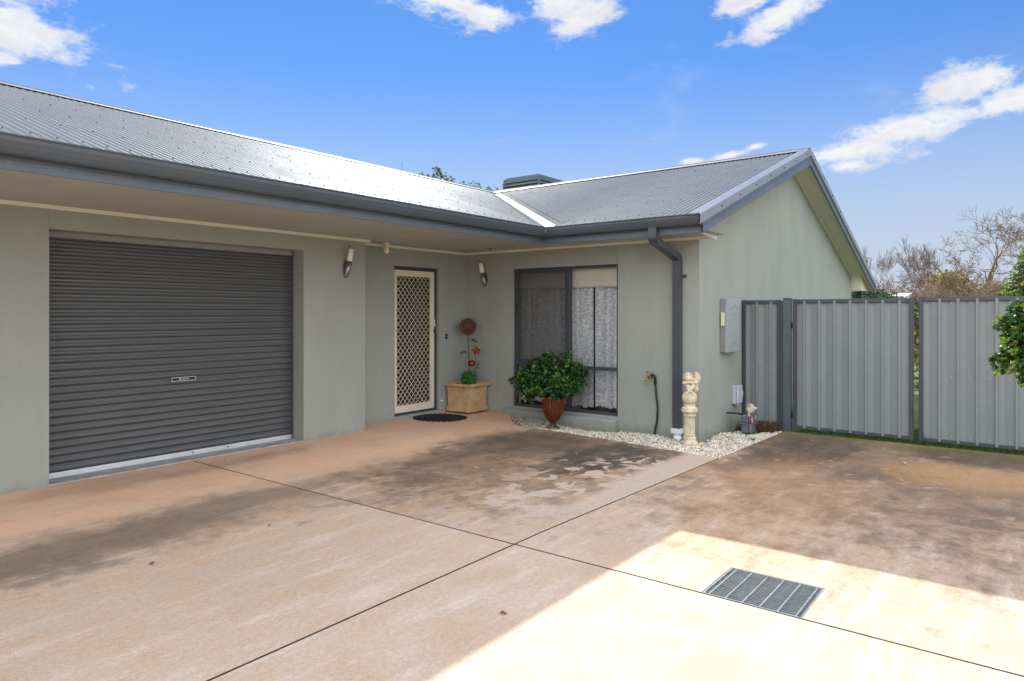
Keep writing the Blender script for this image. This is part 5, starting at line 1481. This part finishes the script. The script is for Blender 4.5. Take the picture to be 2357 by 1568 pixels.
# ================================================================== trees and sheds beyond
def bare_tree(name, base, h, label, seed, mat_, lean=(0, 0), trunk_r=.14, levels=6, spread=.55, first=.32, up=.25, twist=.35, grp='bare trees beyond the gates', len_k=.76, sub=3, hmin=.004):
    rr = random.Random(seed); t_ = thing(name, label, 'tree', base, grp); tr = MB(); cr = MB(); B0 = Vector(base)
    def grow(p, d_, L_, r_, lv):
        mb_ = tr if lv >= levels - 2 else cr
        pts_ = [p]; rs_ = [r_]; nseg = 3 if lv > 2 else 2
        for i in range(nseg):
            d_ = (d_ + Vector((rr.gauss(0, twist), rr.gauss(0, twist), rr.gauss(0, twist * .6) + up * .25)) * .45).normalized()
            p = p + d_ * L_ / nseg; pts_.append(p); rs_.append(max(hmin, r_ * (1 - .38 * (i + 1) / nseg)))
        mb_.tube(pts_, rs_, 7 if lv > levels - 2 else (5 if lv > 3 else 3), cap=False)
        if lv == 0: return
        k_ = sub if rr.random() < .6 else 2
        for i in range(k_ + (1 if lv < 3 else 0)):
            ax_ = Vector((rr.gauss(0, 1), rr.gauss(0, 1), rr.gauss(0, .7))).normalized(); q_ = (d_ + ax_ * spread * rr.uniform(.7, 1.35) + Vector((0, 0, up * .3))).normalized()
            st = pts_[-1] if i < 2 else pts_[rr.randrange(1, len(pts_))]
            grow(st, q_, L_ * len_k * rr.uniform(.75, 1.15), rs_[-1] * rr.uniform(.62, .82), lv - 1)
    grow(B0, Vector((lean[0], lean[1], 1)).normalized(), h * first, trunk_r, levels)
    tr.build('trunk', mat_, t_, fix=False); cr.build('branches', M['twig'] if mat_ is not M['bark_lichen'] else mat_, t_, fix=False)
    return t_
bare_tree('bare_tree', at(2266, 34, 0), 6.0, 'largest bare tree beyond the gates, spreading crown with orange lichen on its limbs', 11, M['bark_lichen'], trunk_r=.26, levels=7, spread=.80, up=.16, first=.34, twist=.5, sub=3, hmin=.007)
bare_tree('bare_tree', at(2330, 37, 0), 5.6, 'dark bare tree just right of the lichen covered one', 23, M['bark_lichen'], trunk_r=.22, levels=7, spread=.78, up=.2, first=.34, twist=.5, hmin=.007)
bare_tree('bare_tree', at(2180, 23, .3), 2.7, 'low gnarled bare tree with a crooked sideways limb beyond the gate gap', 5, M['bark_lichen'], lean=(.5, -.6), trunk_r=.10, levels=7, spread=.85, up=.1, first=.34, twist=.5, hmin=.005)
bare_tree('bare_tree', at(2012, 30, 0), 3.7, 'slim pale bare tree nearest the gable eave', 31, M['bark_pale'], trunk_r=.09, levels=6, spread=.36, up=.6, first=.34, twist=.26, hmin=.005)
bare_tree('bare_tree', at(2050, 31, 0), 2.9, 'small slanting bare sapling second from the gable eave', 36, M['bark_pale'], lean=(.2, -.3), trunk_r=.06, levels=5, spread=.36, up=.6, first=.34, twist=.26, hmin=.005)
bare_tree('bare_tree', at(2108, 29, 0), 3.5, 'upright bare tree just left of the gate gap', 42, M['bark_pale'], trunk_r=.09, levels=6, spread=.36, up=.6, first=.34, twist=.26, hmin=.005)
bare_tree('bare_tree', at(2146, 30, 0), 3.9, 'upright bare tree just right of the gate gap', 47, M['bark_pale'], trunk_r=.09, levels=6, spread=.34, up=.6, first=.34, twist=.26, hmin=.005)
bare_tree('bare_tree', at(2500, 17, 0), 4.4, 'bare tree at the right edge reaching highest into the sky', 52, M['bark_dark'], trunk_r=.12, levels=6, spread=.5, up=.45, first=.32, hmin=.006)
# thicket of brown twigs
def thicket(name, a0, a1, d0, d1, z1_, n, lab, mat_, wd=.010, zfun=None):
    A = rng.uniform(a0, a1, n); Dd = rng.uniform(d0, d1, n); P = np.array([at(a, d__)[:] for a, d__ in zip(A, Dd)])
    z_ = rng.uniform(0, 1, n) ** .8 * z1_ * np.array([zfun(a) for a in A]); P[:, 2] = z_
    dr = unit(rng.normal(size=(n, 3)) * [.75, .75, .5] + [0, 0, .75]); L_ = rng.uniform(.25, .8, n)[:, None]; s_ = unit(np.cross(dr, rng.normal(size=(n, 3)))) * wd
    mid = P + dr * L_ * .5 + rng.normal(size=(n, 3)) * .05; tip = P + dr * L_ + rng.normal(size=(n, 3)) * .08
    V_ = np.stack([P - s_, P + s_, mid + s_ * .7, mid - s_ * .7, tip], 1).reshape(-1, 3); f = np.array([(0, 1, 2), (0, 2, 3), (3, 2, 4)])
    F_ = (f[None] + (np.arange(n) * 5)[:, None, None]).reshape(-1, 3)
    pal_ = np.array([(.19, .135, .10), (.25, .19, .14), (.13, .10, .085), (.27, .20, .12)]); c_ = pal_[rng.integers(4, size=n)]
    return tag(fast_mesh(name, V_, F_, M['leafmat'], None, np.repeat(c_, 5, 0)), lab, 'thicket', kind='stuff')
thicket('thicket', 2000, 2420, 24, 30, 2.9, 26000, 'tangled mass of brown leafless twigs beyond the gates', M['twig'], .009,
        lambda a: (.72 + .10 * math.sin(a * .05) + .06 * math.sin(a * .13)) * (1 if a > 2110 else .80 + .2 * (a - 2000) / 110))
# far line of trees
b = MB(); rr = random.Random(2); k0 = 0
P_ = []; 
for a in np.linspace(1900, 2500, 260): P_.append(at(a, 95 + rr.uniform(-6, 6), rr.uniform(.5, 3.6)))
P_ = np.array([p[:] for p in P_]); n = len(P_); Pn = np.repeat(P_, 40, 0) + rng.normal(size=(n * 40, 3)) * [1.0, 1.0, .8]
tag(leaves('woodland', Pn, unit(rng.normal(size=Pn.shape)), .6, .35, np.tile([.16, .12, .10], (len(Pn), 1)) * rng.uniform(.7, 1.3, (len(Pn), 1)), None, M['leafmat'], 2), 'far grey brown line of woodland on the horizon', 'woodland', kind='stuff')
def leafy(name, label, base, blobs, n, L_, cols, cat='shrub', grp=None, young=.2, mt='leaf', trunk=True, nper=6, shell=.5):
    t_ = thing(name, label, cat, base, grp); P, A = crown(blobs, n, shell, .4)
    cc = np.where(rng.uniform(size=(len(P), 1)) < young, [cols[1]], [cols[0]]) * rng.uniform(.6, 1.3, (len(P), 1))
    leaves('crown', P, A, L_, L_ * .5, cc, t_, M[mt], nper)
    if trunk:
        b = MB(); B0 = Vector(base); C0 = Vector(np.mean(np.array(blobs)[:, :3], 0)); b.tube([B0, B0.lerp(C0, .6), C0], [.10, .07, .04], 8)
        for q in blobs: b.tube([B0.lerp(C0, .55), Vector(q[:3])], [.05, .012], 5)
        b.build('trunk', M['bark_dark'], t_)
    return t_
def vb(px, dist, py, r_, zr=None, back=0.0): p = at(px, dist + back, zy(py, dist)); return (p.x, p.y, p.z, r_, zr or r_)
leafy('leafy_shrub', 'sunlit glossy green shrub rising behind the fence at the right edge', at(2372, 15, 0), [vb(2362, 15, 668, .40), vb(2382, 15, 632, .42), vb(2336, 15, 692, .34), vb(2410, 15, 600, .5), vb(2318, 15, 704, .22), vb(2400, 15, 690, .6)], 1500, .075, [(.06, .13, .025), (.26, .32, .05)], 'shrub', None, .4)
leafy('leafy_shrub', 'small yellow green bush half hidden behind the gnarled bare tree', at(2176, 27, 0), [vb(2176, 27, 650, .7, .45), vb(2190, 27, 672, .8, .6), vb(2160, 27, 680, .6)], 500, .10, [(.20, .17, .05), (.32, .27, .08)], 'shrub', None, .4, 'leafmat')
leafy('hedge', 'clipped dark green glossy hedge seen under the far verandah', at(1985, 19, 0), [vb(q_, 19, 697 - (3 if i % 2 else 0), .42, .34) for i, q_ in enumerate(range(1940, 2040, 14))] + [vb(q_, 19, 706, .34, .22) for q_ in range(2040, 2110, 14)], 1300, .07, [(.035, .09, .025), (.09, .16, .04)], 'hedge', None, .2, 'leaf', False)
leafy('leafy_tree', 'green leafy tree top showing above the ridge of the main roof', at(1015, 30, 0), [vb(1010, 30, 500, 1.7), vb(1012, 30, 412, .30, .42), vb(1004, 30, 395, .16, .22), vb(1028, 30, 420, .30), vb(985, 30, 410, .22, .14), vb(970, 30, 403, .13, .09), vb(1042, 30, 418, .14), vb(1080, 30, 470, 1.0), vb(1130, 30, 480, .9), vb(1146, 30, 445, .10, .18)], 1700, .11, [(.05, .10, .02), (.16, .20, .04)], 'tree', None, .35, 'leafmat', True, 6, .8)
# shed with a pale roof
p = at(2058, 23, 0)
t = thing('garden_shed', 'low shed with a bright white ribbed roof beyond the gates', 'shed', p)
b = MB(); a0, a1, a2, a3 = at(2012, 22, 1.98), at(2086, 22, 1.98), at(2100, 26, 2.20), at(2030, 26, 2.20)
for k in range(24):
    f0, f1, f2_ = k / 24, (k + .7) / 24, (k + 1) / 24
    q0, q1, q2 = a0.lerp(a1, f0), a0.lerp(a1, f1), a0.lerp(a1, f2_); r0, r1, r2 = a3.lerp(a2, f0), a3.lerp(a2, f1), a3.lerp(a2, f2_); up_ = Vector((0, 0, .03))
    b.poly([q0, q1, r1, r0]); b.poly([q1, q1 + up_, r1 + up_, r1]); b.poly([q1 + up_, q2 + up_, r2 + up_, r1 + up_]); b.poly([q2 + up_, q2, r2, r2 + up_])
b.build('roof', M['shed'], t, fix=False)
b = MB(); dz = Vector((0, 0, -1.95)); b.poly([a0, a1, a1 + dz, a0 + dz]); b.poly([a1, a2, a2 + dz, a1 + dz]); b.poly([a2, a3, a3 + dz, a2 + dz]); b.poly([a3, a0, a0 + dz, a3 + dz]); b.build('wall', M['shedwall'], t)
# yellow-green bush and clay pot glimpsed through the gap between the gates
leafy('leafy_shrub', 'bright yellow green bush glimpsed through the gap between the gates', at(2110, 14, 0), [vb(2110, 14, 760, .30, .5), vb(2112, 14, 860, .3, .4)], 260, .05, [(.20, .22, .03), (.40, .36, .05)], 'shrub', None, .5, 'leafmat', False)
